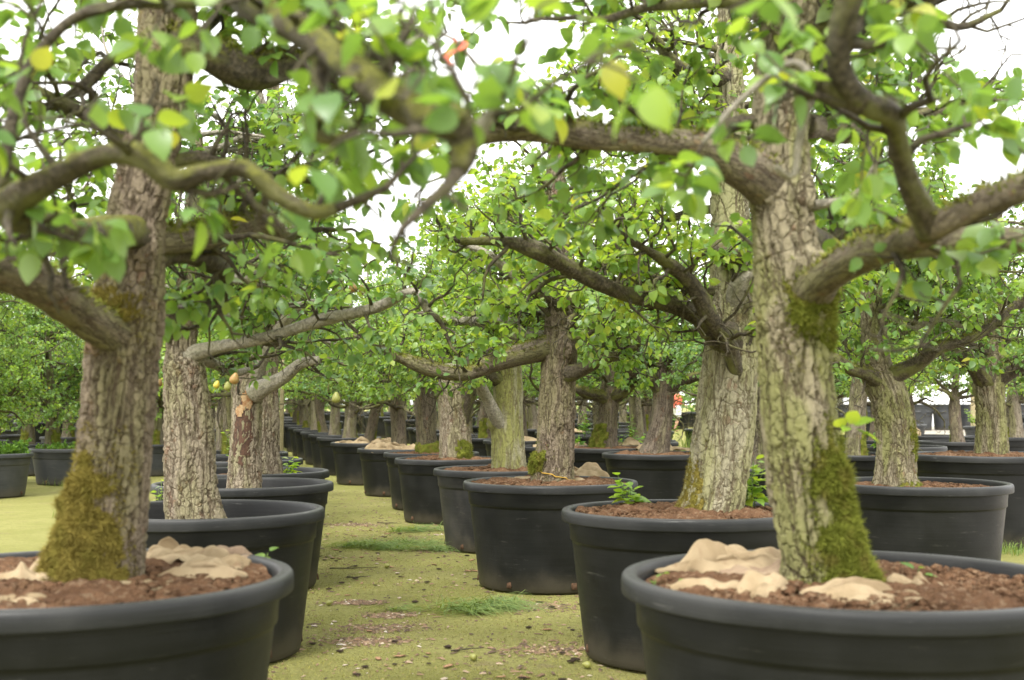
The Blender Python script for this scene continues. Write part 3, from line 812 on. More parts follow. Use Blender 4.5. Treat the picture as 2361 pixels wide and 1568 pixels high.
    def branch(s, p, d, L, r, gnarl=.3, leaf=True, twigs=True):
        rg = s.rg
        n = max(4, int(L / .06))
        W = wander(rg, p, d, L, n, gnarl, .03, r, r * .35)
        add_tube(s.twigs, W, 5, moss=.12)
        if not leaf: return
        for k in range(1, n + 1):
            if twigs and rg.uniform() < .75:
                q = W[k, :3]; T = W[k, :3] - W[k - 1, :3]
                dd = norm(norm(np.cross(T, rg.normal(0, 1, 3))) + norm(T) * .5 + np.array([0, 0, rg.uniform(-.1, .6)]))
                l3 = rg.uniform(.03, .17)
                w3 = wander(rg, q, dd, l3, 3, .25, .05, max(.0035, r * .35), .0022)
                add_tube(s.twigs, w3, 4, moss=.05, cap=False)
                s.nodes.append(w3[-1, :3]); s.ndirs.append(w3[-1, :3] - w3[-2, :3])
                if l3 > .09: s.nodes.append(w3[2, :3]); s.ndirs.append(w3[-1, :3] - w3[-2, :3])
            elif rg.uniform() < .6:
                s.nodes.append(W[k, :3]); s.ndirs.append(W[k, :3] - W[k - 1, :3] + np.array([0, 0, .01]))
        s.nodes.append(W[-1, :3]); s.ndirs.append(W[-1, :3] - W[-2, :3])
    def finish(s, leafmat='leaf', per=(3, 7), size=(.032, .066), tmpl=LEAF_MID, singles=0, zmin=1.36, density=1.0, twigmat='limb', keep=None, smin=.03):
        rg = s.rg
        me = s.twigs.mesh('branches', M[twigmat], offset=s.base)
        if s.twigs.n:
            o = put('branches', me, s.e); o['kind'] = 'stuff'
        if s.mossacc.n:
            o = put('moss_tufts', s.mossacc.mesh('moss_tufts', M['moss'], offset=s.base), s.e); o['kind'] = 'stuff'
        P = np.array(s.nodes); D = norm(np.array(s.ndirs))
        k = (rg.uniform(0, 1, len(P)) < density) & (P[:, 2] > zmin) & keep_clear(P)
        if keep is not None: k &= keep(P)
        if s.base[1] < 13: k &= clear_of_limbs(P, rg)
        P, D = P[k], D[k]
        cnt = rg.integers(per[0], per[1] + 1, len(P))
        pos = np.repeat(P, cnt, 0); dd = np.repeat(D, cnt, 0)
        n = len(pos)
        az = rg.uniform(0, 2 * np.pi, n); el = rg.normal(-.12, .5, n)
        ld = np.stack([np.cos(az) * np.cos(el), np.sin(az) * np.cos(el), np.sin(el)], 1) + dd * .45
        ld = norm(ld)
        size_ = rg.uniform(size[0], size[1], n)
        pet = rg.uniform(.35, .6, n) * size_
        pos = pos + ld * pet[:, None]
        ld2 = norm(ld + np.array([0, 0, -1.0]) * rg.uniform(0, .8, n)[:, None])
        ax = leaf_axes(rg, ld2)
        lv = np.repeat(rg.uniform(0, 1, len(P)), cnt) * .45 + rg.uniform(0, .55, n)
        s.nleaf = n
        idx = np.arange(n)
        if singles:
            x, y, d = project(pos)
            vis = (x > -40) & (x < 2400) & (y > -40) & (y < 1600)
            score = np.where(vis, size_ / d, 0)
            top = np.argsort(-score)[:singles]; top = top[score[top] > 0]
            for j in top:
                o = put('leaf', leaf_obj_mesh(int(rg.integers(4)), leafmat), s.e)
                m3 = ax[j] * size_[j]; t = pos[j] - s.base
                o.matrix_basis = Matrix(((*m3[0], t[0]), (*m3[1], t[1]), (*m3[2], t[2]), (0, 0, 0, 1)))
            msk = np.ones(n, bool); msk[top] = False; idx = idx[msk]
        a = Acc(); add_leaves(a, pos[idx], ax[idx], size_[idx], tmpl, lv[idx])
        if a.n:
            o = put('crown', a.mesh('crown', M[leafmat], offset=s.base), s.e); o['kind'] = 'stuff'
        return s
    def auto_limbs(s, tiers, mat='limb', moss=.25, sec=1.0, gnarl=.3, az_ok=None, blades=0):
        """tiers: (height above ground, count, length, radius)"""
        rg = s.rg
        for (z, n, L, r) in tiers:
            i = int(np.argmin(abs(s.C[:, 2] - z)))
            a0 = rg.uniform(0, 6.283)
            for k in range(n):
                a = a0 + 6.283 * k / n + rg.uniform(-.4, .4)
                if az_ok is not None and not az_ok(a): continue
                p = s.C[i, :3]; rt = s.C[i, 3]
                p = p + np.array([0, 0, rg.uniform(-.12, .12)])
                d0 = np.array([math.cos(a), math.sin(a), rg.uniform(.1, .6)])
                Lk = L * rg.uniform(.7, 1.2); m = max(5, int(Lk / .14))
                W = wander(rg, p, d0, Lk, m, .26, rg.uniform(-.05, .03), min(r, rt * .7), r * .32)
                s.limb(W, mat, sides=10, step=.04, moss=moss, sec=sec, gnarl=gnarl, moss_blades=blades)

def vpts(rows, Y=None):
    """rows (x, y, halfwidth) or (x, y, Y, halfwidth) in picture units -> xyz + radius"""
    out = []
    for r in rows:
        if len(r) == 3: x, y, hw = r; d = Y
        else: x, y, d, hw = r
        p = at(x, y, d); out.append([*p, hw * d / FPX])
    return out
def has(name): return True

# tub + soil + tree bookkeeping -------------------------------------------------
def tub_and_soil(x, y, D, H, tub_label, soil_label, seed, seg=96, clods=500, res=60, drop=.035, mound=.03, **kw):
    e, z = make_pot(x, y, D, H, tub_label, seed=seed, seg=seg, **kw)
    zs = z + H - drop
    make_soil(x, y, D / 2, zs, soil_label, seed, clods, res, mound)
    return zs

# ---- row by the aisle, right hand side ----
zs = tub_and_soil(1.115, 4.11, 1.50, .85, 'large black tub holding the leaning trunk with a thick green moss foot', 'reddish soil with burlap round the moss-footed leaning trunk', 1, seg=128, clods=1500, res=110, drop=.05)
ZR1 = zs
zs = tub_and_soil(.983, 7.04, 1.40, .82, 'black tub with pale green seedlings beside a broad flaking trunk', 'reddish soil round the broad flaking trunk with bright shoots', 2, seg=112, clods=900, res=90)
ZP2 = zs
zs = tub_and_soil(.30, 9.76, 1.37, .81, 'black tub with weeds sprouting at its foot and burlap inside', 'soil mound round the trunk with a yellow cord', 3, clods=700, res=80)
ZP3 = zs
zs = tub_and_soil(-.10, 12.2, 1.35, .78, 'dusty scuffed black tub with a pale dirty lower half', 'red soil heap round the pale greenish trunk', 4, clods=500, mb='pot_dusty')
ZP4 = zs
zs = tub_and_soil(-.77, 15.0, 1.30, .757, 'black tub with fibrous straw soil under the grey trunk with a stub', 'fibrous straw-coloured soil round the grey trunk with a stub', 5, clods=400)
ZP5 = zs
zs = tub_and_soil(-1.09, 16.8, 1.30, .755, 'black tub holding the trunk with a wide mossy skirt', 'soil round the trunk with a wide mossy skirt', 6, clods=300)
ZP6 = zs
# ---- left hand side ----
zs = tub_and_soil(-1.487, 4.13, 1.50, .85, 'large black tub holding the thick trunk with golden moss on its foot', 'reddish soil strewn with pale burlap round the golden-mossed trunk', 11, seg=128, clods=1500, res=110, drop=.04)
ZL1 = zs
zs = tub_and_soil(-1.78, 7.1, 1.40, .815, 'black tub half empty around the cracked buff trunk', 'low dry soil round the cracked buff trunk', 12, seg=112, clods=500, drop=.13)
ZL2 = zs
zs = tub_and_soil(-2.09, 9.66, 1.40, .80, 'black tub with a leafy seedling under the trunk with torn bark', 'low soil round the trunk with torn bark', 13, clods=400, drop=.12)
ZL3 = zs
zs = tub_and_soil(-2.38, 11.4, 1.40, .80, 'black tub behind the torn-bark trunk, with a bulbous trunk base', 'soil round the bulbous trunk base', 14, clods=300, drop=.1)
ZL4 = zs
# ---- second row on the right ----
zs = tub_and_soil(3.13, 9.6, 1.40, .81, 'scratched black tub of level red soil around a mossy leaning trunk', 'level red clods around the mossy leaning trunk', 21, clods=900, res=80, drop=.06)
ZQ3 = zs
zs = tub_and_soil(4.87, 12.7, 1.60, .90, 'tall black tub by the gravel with red soil and a straight trunk', 'red clods round the straight trunk by the gravel', 22, clods=700)
ZQ4 = zs
zs = tub_and_soil(1.80, 15.2, 1.40, .81, 'scratched black tub under the dark forked trunk with a flared foot', 'soil and sacking round the dark trunk with flared foot', 23, clods=300)
ZQ1 = zs
zs = tub_and_soil(1.30, 17.2, 1.40, .81, 'black tub full of small weeds under the candelabra-limbed mossy trunk', 'weedy soil round the candelabra-limbed mossy trunk', 24, clods=200)
ZQ2 = zs

GRP = 'old pear trees in tubs'
# ================= R1 : leaning trunk with green moss foot =================
def build_R1():
    C = vpts([(1888, 1440, 66), (1885, 1395, 64), (1880, 1300, 68), (1868, 1200, 72), (1850, 1050, 77), (1838, 900, 77), (1830, 800, 77), (1826, 720, 80), (1812, 600, 68), (1800, 450, 63), (1798, 300, 58), (1808, 150, 60), (1830, 50, 62), (1850, -100, 58), (1862, -300, 50), (1870, -550, 36), (1875, -750, 16)], 4.11)
    b = (C[1][0], C[1][1], ZR1)
    t = Tree(b, 'leaning pear tree with thick green moss foot and flaking olive bark', GRP, 101); t.secmul = 1.9
    t.trunk(C, 'bark_olive', sides=112, step=.0085, lobes=.03, flare=[(R(-10), .235, .13, 2.0), (R(170), .02, .1, 1)], knots=[(1.02, R(-75), .05, .03), (1.15, R(-40), .06, .05), (1.42, R(-60), .05, .02)])
    th = np.arctan2((t.dirs[..., 1]), (t.dirs[..., 0]))
    zz = t.G[..., 2] - ZR1
    ang = np.abs((th - R(-28) + np.pi) % (2 * np.pi) - np.pi)
    lim = R(66) + .2 * np.sin(zz * 17) + .15 * np.sin(zz * 43)
    mask = np.clip((lim - ang) / .7, 0, 1) * np.clip((.47 - zz + .05 * np.sin(th * 5)) / .08, 0, 1) * (zz > -.06)
    moss_patch(t.e, t.base, t.G, t.dirs, mask, .034, 5, 'moss', 40000, .02, 'thick cushion of bright green moss on the trunk foot')
    z1 = 1.42 + (930 - 735) / 693 - ZR1
    m2 = np.clip((R(60) - np.abs((th - R(-50) + np.pi) % (2 * np.pi) - np.pi)) / .4, 0, 1) * np.clip((.12 - np.abs(zz - z1)) / .07, 0, 1)
    moss_patch(t.e, t.base, t.G, t.dirs, m2, .022, 6, 'moss', 7000, .018, 'shaggy moss collar at the first fork')
    # traced limbs
    t.limb(vpts([(1790, 440, 4.11, 50), (1740, 400, 4.05, 46), (1700, 375, 4.0, 40), (1620, 335, 3.95, 33), (1520, 322, 3.9, 31), (1400, 318, 3.9, 32), (1280, 305, 3.9, 32), (1180, 300, 3.9, 30), (1080, 315, 3.9, 24)]), 'limb_rough', sides=24, step=.02, moss=.22, sec=.75, moss_blades=1500, start=.35)
    t.limb(vpts([(1840, 700, 4.1, 62), (1910, 645, 3.9, 52), (2000, 590, 3.6, 48), (2080, 555, 3.3, 47), (2150, 525, 3.0, 46), (2250, 480, 2.9, 45), (2361, 440, 2.8, 42), (2480, 400, 2.7, 35)]), 'limb_rough', rs=.78, sides=24, step=.02, moss=.25, sec=.35, moss_blades=1800, start=.45)
    t.limb(vpts([(2090, 552, 3.25, 40), (2180, 553, 3.3, 34), (2270, 555, 3.3, 31), (2361, 558, 3.3, 30), (2480, 565, 3.3, 25)]), 'limb_rough', sides=20, step=.02, moss=.12, sec=.4, start=.4)
    t.limb(vpts([(2150, 530, 3.0, 42), (2100, 430, 2.9, 32), (2070, 330, 2.8, 31), (2050, 262, 2.7, 34), (1990, 235, 2.65, 32), (1940, 165, 2.6, 34), (1945, 70, 2.55, 36), (1975, -30, 2.5, 36), (2010, -140, 2.5, 30)]), 'limb', rs=.84, sides=20, step=.015, moss=.36, lobes=.08, sec=.55, start=.2, lenf=.75)
    t.limb(vpts([(1995, 240, 2.65, 30), (1930, 215, 2.65, 27), (1868, 192, 2.65, 27), (1858, 235, 2.65, 13)]), 'limb', sides=16, step=.015, moss=.3, lobes=.08, sec=0, leaf=False)
    t.limb(vpts([(1870, 185, 2.65, 13), (1845, 150, 2.65, 11), (1800, 155, 2.65, 8), (1700, 240, 2.65, 7), (1620, 330, 2.65, 6)]), 'limb_grey', sides=8, step=.02, moss=0, sec=.5, lenf=.35)
    t.limb(vpts([(1865, 225, 2.65, 11), (1840, 330, 2.65, 9), (1830, 410, 2.65, 8), (1790, 385, 2.62, 8)]), 'limb_grey', sides=8, step=.02, moss=0, sec=0, leaf=False)
    t.limb(vpts([(1850, 80, 4.1, 40), (1990, 30, 4.0, 28), (2080, 15, 3.9, 24), (2160, -20, 3.8, 20)]), 'limb', sides=14, moss=.45, sec=.7)
    t.limb(vpts([(1780, 10, 4.1, 22), (1640, 5, 4.0, 14), (1500, 15, 3.9, 12), (1400, 45, 3.9, 10), (1330, 40, 3.9, 8)]), 'limb', sides=12, moss=.4, sec=1.0)
    t.limb(vpts([(1840, 520, 4.2, 30), (1900, 560, 4.6, 26), (1930, 580, 4.9, 22), (1990, 560, 5.2, 16), (2080, 540, 5.5, 12)]), 'limb', moss=.3, sec=1.0)
    t.limb(vpts([(1850, 290, 4.3, 30), (1930, 300, 4.8, 26), (2010, 295, 5.1, 22), (2120, 270, 5.4, 18), (2230, 230, 5.6, 12)]), 'limb_rough', moss=.2, sec=1.3)
    t.limb(vpts([(1850, 480, 4.1, 14), (1930, 465, 4.0, 8), (1980, 440, 3.95, 8), (2030, 360, 3.9, 6)]), 'limb_grey', sides=8, moss=0, sec=.8, lenf=.6)
    t.auto_limbs([(2.3, 2, .8, .03), (2.6, 4, 1.0, .03), (2.95, 4, .9, .028), (3.3, 4, .8, .025)], sec=.9, az_ok=lambda a: math.sin(a) > -.5)
    # leafy shoot low on the trunk
    for k, (dx, dz, ln) in enumerate(((-.06, .03, .075), (.02, .06, .08), (.10, .035, .085), (.13, -.03, .10), (.16, -.06, .10), (-.02, .0, .06))):
        p = at(1955, 985, 3.95); o = put('leaf', leaf_obj_mesh(k % 4, 'leaf_lime'), t.e)
        ln *= .78; axm = leaf_axes(t.rg, np.array([[dx, -.04, dz]]), .3)[0] * ln
        tt = p - t.base + np.array([dx, -.04, dz]) * .18
        o.matrix_basis = Matrix(((*axm[0], tt[0]), (*axm[1], tt[1]), (*axm[2], tt[2]), (0, 0, 0, 1)))
    a = Acc(); p0 = at(1920, 985, 4.05); p1 = at(1955, 985, 3.95)
    add_tube(a, resample([[*p0, .006], [*((p0 + p1) / 2 + [0, 0, -.005]), .004], [*p1, .003]], .01), 6)
    put('shoot', a.mesh('shoot', M['limb'], offset=t.base), t.e)
    def keep(P):
        x, y, d = project(P)
        sky_gap = ((x > 2110) & (y < 130)) | ((x > 1730) & (x < 1880) & (y > 200) & (d < 4.2))
        return ~(sky_gap) & ~((y > 640) & (d < 5)) 
    t.finish('leaf', singles=300, keep=keep, per=(3, 6), density=.8, size=(.036, .072))
build_R1()

# ================= L1 : thick trunk with golden moss foot =================
def build_L1():
    C = vpts([(225, 1400, 86), (232, 1345, 84), (243, 1250, 82), (255, 1150, 78), (268, 1000, 76), (280, 850, 76), (290, 740, 80), (300, 640, 70), (308, 550, 64), (335, 400, 60), (370, 250, 58), (382, 100, 60), (392, -50, 58), (400, -250, 54), (405, -500, 40), (408, -720, 18)], 4.13)
    b = (C[1][0], C[1][1], ZL1)
    t = Tree(b, 'thick pear tree with golden moss draped down one side of its foot', GRP, 102); t.secmul = 2.0
    t.trunk(C, 'bark_brown', sides=112, step=.0085, lobes=.025, flare=[(R(195), .10, .14, 2.2), (R(-20), .015, .1, 1)], knots=[(1.0, R(-70), .06, .02), (1.2, R(-60), .05, .03)])
    th = np.arctan2(t.dirs[..., 1], t.dirs[..., 0]); zz = t.G[..., 2] - ZL1
    ang = np.abs((th - R(225) + np.pi) % (2 * np.pi) - np.pi)
    lim = np.clip(R(95) - zz * .9, .2, 3) + .15 * np.sin(zz * 19) + .1 * np.sin(zz * 41)
    mask = np.clip((lim - ang) / .7, 0, 1) * np.clip((.43 - zz + .05 * np.sin(th * 5)) / .1, 0, 1) * (zz > -.06)
    moss_patch(t.e, t.base, t.G, t.dirs, mask, .035, 8, 'moss_gold', 32000, .016, 'golden green moss hanging down the trunk foot')
    z1 = 1.42 + (930 - 715) / 690 - ZL1
    m2 = np.clip((R(65) - np.abs((th - R(-110) + np.pi) % (2 * np.pi) - np.pi)) / .4, 0, 1) * np.clip((.075 - np.abs(zz - z1)) / .05, 0, 1)
    moss_patch(t.e, t.base, t.G, t.dirs, m2, .012, 9, 'moss_gold', 5000, .014, 'pale gold moss in the fork of the lowest limb')
    t.limb(vpts([(285, 770, 4.1, 66), (225, 745, 3.95, 60), (180, 710, 3.85, 56), (110, 665, 3.6, 56), (0, 622, 3.4, 58), (-120, 600, 3.2, 55)]), 'limb_rough', rs=.78, sides=28, step=.02, moss=.22, sec=.25, moss_blades=1200, start=.5)
    t.limb(vpts([(300, 540, 4.05, 45), (150, 530, 3.3, 44), (30, 490, 2.7, 46), (60, 440, 2.55, 44), (140, 395, 2.5, 36), (240, 355, 2.45, 36), (330, 365, 2.4, 38), (400, 420, 2.4, 34), (480, 402, 2.4, 28), (565, 392, 2.4, 28), (640, 450, 2.4, 28), (720, 488, 2.4, 28), (775, 480, 2.4, 22)]), 'limb', rs=.8, sides=20, step=.015, moss=.5, lobes=.1, sec=.45, start=.35, lenf=.7)
    t.limb(vpts([(20, 470, 2.65, 22), (8, 400, 2.6, 16), (40, 240, 2.6, 14), (95, 115, 2.6, 14), (180, 35, 2.6, 15), (300, 8, 2.6, 13), (450, 12, 2.6, 9)]), 'limb', sides=12, step=.02, moss=.15, sec=.7, lenf=.7, start=.1)
    t.limb(vpts([(398, -160, 4.0, 42), (450, -90, 3.3, 42), (560, -5, 2.7, 40), (680, 60, 2.4, 40), (800, 150, 2.2, 40), (900, 230, 2.1, 40), (980, 272, 2.05, 43), (1045, 285, 2.0, 44), (1068, 330, 2.0, 36), (1056, 392, 1.98, 24)]), 'limb', sides=24, step=.015, moss=.55, lobes=.1, sec=.5, start=.3, lenf=.65)
    t.limb(vpts([(745, 105, 2.3, 24), (740, 180, 2.28, 22), (725, 250, 2.26, 22), (728, 300, 2.25, 20), (765, 325, 2.25, 13), (820, 300, 2.25, 8)]), 'limb', sides=14, step=.015, moss=.5, lobes=.1, sec=.5, lenf=.5)
    t.limb(vpts([(1040, 290, 2.0, 24), (1090, 310, 2.0, 20), (1130, 265, 2.0, 16), (1160, 225, 1.98, 8)]), 'limb_grey', sides=10, step=.015, moss=0, sec=1.4, lenf=.7)
    t.limb(vpts([(400, 90, 4.1, 40), (470, 115, 4.1, 42), (560, 155, 4.2, 44), (640, 145, 4.3, 38), (700, 138, 4.35, 22), (760, 110, 4.4, 12)]), 'limb', sides=18, moss=.42, sec=.6, moss_blades=1600)
    t.limb(vpts([(320, 560, 4.15, 42), (440, 545, 4.3, 36), (520, 530, 4.5, 38), (600, 510, 4.6, 32), (650, 550, 4.7, 16)]), 'limb_rough', rs=.82, sides=18, moss=.42, sec=.7, moss_blades=1800)
    t.limb(vpts([(340, 600, 4.2, 26), (420, 580, 4.35, 22), (490, 600, 4.5, 24), (525, 645, 4.6, 20), (470, 695, 4.7, 12)]), 'limb', sides=14, moss=.15, sec=.9)
    t.limb(vpts([(250, 600, 4.2, 30), (190, 580, 4.5, 26), (120, 560, 4.8, 24), (30, 500, 5.0, 18)]), 'limb', sides=14, moss=.35, sec=.8, moss_blades=800)
    t.limb(vpts([(880, 215, 2.12, 9), (920, 120, 2.4, 6), (985, 78, 2.6, 5), (1045, 90, 2.7, 5), (1100, 150, 2.75, 5), (1135, 175, 2.78, 4)]), 'limb_grey', sides=8, step=.02, moss=.05, sec=.25, leaf=True, lenf=.4)
    t.auto_limbs([(2.3, 3, .9, .028), (2.55, 3, 1.0, .025), (2.9, 4, 1.0, .028), (3.2, 4, .8, .024)], sec=.9, az_ok=lambda a: math.sin(a) > -.3)
    def keep(P):
        x, y, d = project(P)
        gap = ((x > 430) & (x < 600) & (y > 190) & (y < 420)) | ((x > 60) & (x < 300) & (y > 170) & (y < 300))
        trunkface = (x > 190) & (x < 370) & (y > 640) & (d < 4.3)
        rr_ = RNG.uniform(0, 1, len(P))
        return ~(gap & (rr_ < .8)) & ~((d < 2.75) & (rr_ < .55)) & ~((x > 150) & (x < 440) & (y > 430) & (d < 4.2) & (rr_ < .5)) & ~trunkface & ~((y > 760) & (d < 6)) & ~((x > 1150) & (d < 2.2) & (y > 330))
    t.finish('leaf', singles=300, keep=keep, per=(3, 6), density=.86, size=(.042, .072))
build_L1()

# ================= P2 =================
def build_P2():
    C = vpts([(1628, 1230, 74), (1634, 1195, 69), (1648, 1130, 66), (1666, 1000, 66), (1682, 850, 62), (1690, 740, 57), (1688, 640, 47), (1684, 500, 41), (1682, 400, 41), (1678, 250, 36), (1680, 100, 28), (1685, -50, 22), (1690, -200, 13)], 7.04)
    t = Tree((C[1][0], C[1][1], ZP2), 'broad-footed pear tree with pale curling bark plates between bright shoots', GRP, 103)
    t.trunk(C, 'bark_cream', sides=88, step=.011, lobes=.035, flare=[(R(185), .055, .12, 2), (R(0), .015, .1, 1)], knots=[(1.72, R(-80), .05, .03)], moss=.1)
    th = np.arctan2(t.dirs[..., 1], t.dirs[..., 0]); zz = t.G[..., 2] - ZP2
    mask = np.clip((R(48) - np.abs((th - R(205) + np.pi) % (2 * np.pi) - np.pi)) / .4, 0, 1) * np.clip((.36 - zz) / .15, 0, 1) * (zz > -.05) * .6
    moss_patch(t.e, t.base, t.G, t.dirs, mask, .012, 18, 'moss_gold', 5000, .014, 'dry brownish moss on the trunk foot')
    t.limb(vpts([(1690, 800, 7.0, 45), (1650, 765, 6.92, 36), (1610, 728, 6.85, 28), (1540, 700, 6.8, 23), (1450, 680, 6.7, 22), (1380, 650, 6.6, 24), (1300, 610, 6.5, 24), (1240, 580, 6.4, 25), (1170, 560, 6.4, 14), (1060, 555, 6.4, 10)]), 'limb', rs=.86, sides=18, step=.02, moss=.2, sec=1.3, start=.1)
    t.limb(vpts([(1705, 970, 7.16, 13), (1699, 905, 7.02, 16), (1690, 845, 6.9, 18), (1678, 790, 6.8, 19), (1642, 730, 6.68, 18), (1600, 660, 6.6, 18), (1540, 612, 6.5, 15), (1480, 570, 6.4, 10), (1400, 520, 6.3, 8)]), 'limb', sides=14, step=.02, moss=.28, sec=1.3)
    t.limb(vpts([(1690, 720, 7, 26), (1700, 660, 6.9, 20), (1740, 628, 6.85, 14), (1800, 620, 6.8, 9)]), 'limb_grey', sides=12, moss=.05, sec=.6)
    t.limb(vpts([(1680, 560, 7.0, 34), (1690, 580, 6.9, 30), (1730, 560, 6.85, 26), (1800, 520, 6.9, 16)]), 'limb_rough', sides=14, moss=.35, sec=.8)
    t.limb(vpts([(1670, 330, 7.0, 34), (1620, 320, 6.9, 30), (1560, 290, 6.8, 24), (1500, 280, 6.7, 18), (1420, 240, 6.6, 10)]), 'limb_rough', sides=14, moss=.3, sec=1.2)
    t.limb(vpts([(1670, 180, 7.0, 24), (1620, 170, 6.9, 22), (1560, 150, 6.8, 16), (1500, 80, 6.7, 9)]), 'limb', sides=12, moss=.4, sec=1.2)
    t.auto_limbs([(2.0, 3, 1.1, .03), (2.5, 3, 1.0, .028), (3.0, 4, .9, .025), (3.5, 4, .7, .02)], sec=1.2, az_ok=lambda a: math.sin(a) > -.7)
    def keep(P):
        x, y, d = project(P)
        return ~((y > 770)) & ~((x > 1630) & (x < 1740) & (y > 640) & (d < 7))
    t.finish('leaf_young', singles=300, keep=keep, per=(3, 6))
build_P2()

# ================= P3 =================
def build_P3():
    C = vpts([(1268, 1145, 54), (1272, 1115, 48), (1278, 1070, 43), (1282, 1000, 41), (1288, 850, 38), (1296, 720, 37), (1288, 650, 30), (1284, 500, 21), (1281, 400, 19), (1285, 300, 15), (1288, 200, 8)], 9.76)
    t = Tree((C[1][0], C[1][1], ZP3), 'upright brown pear tree with a moss bulge and yellow cord at its foot', GRP, 104)
    t.trunk(C, 'bark_brown', sides=72, step=.013, lobes=.035, flare=[(R(-20), .04, .1, 1.5)], knots=[(1.15, R(-70), .05, .03), (.62, R(-70), .06, .018), (1.5, R(-30), .06, .07)], moss=.1)
    th = np.arctan2(t.dirs[..., 1], t.dirs[..., 0]); zz = t.G[..., 2] - ZP3
    mask = np.clip((R(50) - np.abs((th - R(200) + np.pi) % (2 * np.pi) - np.pi)) / .35, 0, 1) * np.clip((.12 - np.abs(zz - .17)) / .09, 0, 1)
    moss_patch(t.e, t.base, t.G, t.dirs, mask, .05, 28, 'moss', 4000, .016, 'round bulge of moss on the trunk foot')
    t.limb(vpts([(1290, 800, 9.76, 32), (1245, 812, 9.72, 26), (1190, 826, 9.65, 23), (1130, 842, 9.6, 22), (1080, 860, 9.5, 19), (1030, 858, 9.4, 18), (980, 842, 9.4, 19), (930, 825, 9.4, 13), (880, 800, 9.4, 9)]), 'limb_rough', sides=16, step=.02, moss=.36, sec=1.1, moss_blades=1500, start=.35)
    t.limb(vpts([(1300, 865, 9.7, 20), (1340, 850, 9.6, 15), (1400, 825, 9.5, 12), (1470, 800, 9.4, 8)]), 'limb', moss=.15, sec=1.2)
    t.limb(vpts([(1296, 700, 9.7, 26), (1330, 690, 9.6, 18), (1380, 660, 9.5, 12), (1440, 655, 9.4, 8)]), 'limb', moss=.2, sec=1.2)
    t.limb(vpts([(1290, 670, 9.7, 22), (1240, 665, 9.6, 16), (1190, 640, 9.5, 12), (1130, 590, 9.4, 10), (1060, 560, 9.4, 7)]), 'limb_grey', moss=.1, sec=1.4)
    t.limb(vpts([(1290, 790, 9.8, 20), (1220, 770, 9.9, 14), (1170, 740, 10, 13), (1100, 740, 10, 11), (1000, 735, 10, 8)]), 'limb_grey', moss=.2, sec=1.4)
    t.auto_limbs([(2.1, 4, 1.1, .028), (2.55, 4, 1.0, .025), (3.0, 4, .8, .02)], sec=1.2)
    def keep(P):
        x, y, d = project(P)
        return ~((y > 900)) & ~((x > 1250) & (x < 1330) & (y > 690) & (d < 9.8))
    t.finish('leaf', singles=300, keep=keep, per=(3, 6))
    # yellow cord round the foot
    a = Acc(); pts = []
    for k in range(24):
        an = R(215) + R(150) * k / 23; j = int(round((an % 6.283 - 0) / 6.283 * 72)) % 72
        d = np.array([math.cos(an), math.sin(an), 0]); i = int(np.argmin(abs(t.C[:, 2] - (ZP3 + .10 - .05 * k / 23))))
        dot = (t.dirs[i] * d).sum(1); jj = int(np.argmax(dot))
        pts.append([*(t.G[i, jj] + d * .012), .005])
    add_tube(a, resample(pts, .01), 6)
    o = put('cord', a.mesh('cord', plain('yellow_cord', (.45, .27, .04), rough=.7), offset=t.base), t.e)
    o['label'] = 'yellow cord tied round the trunk foot'
build_P3()

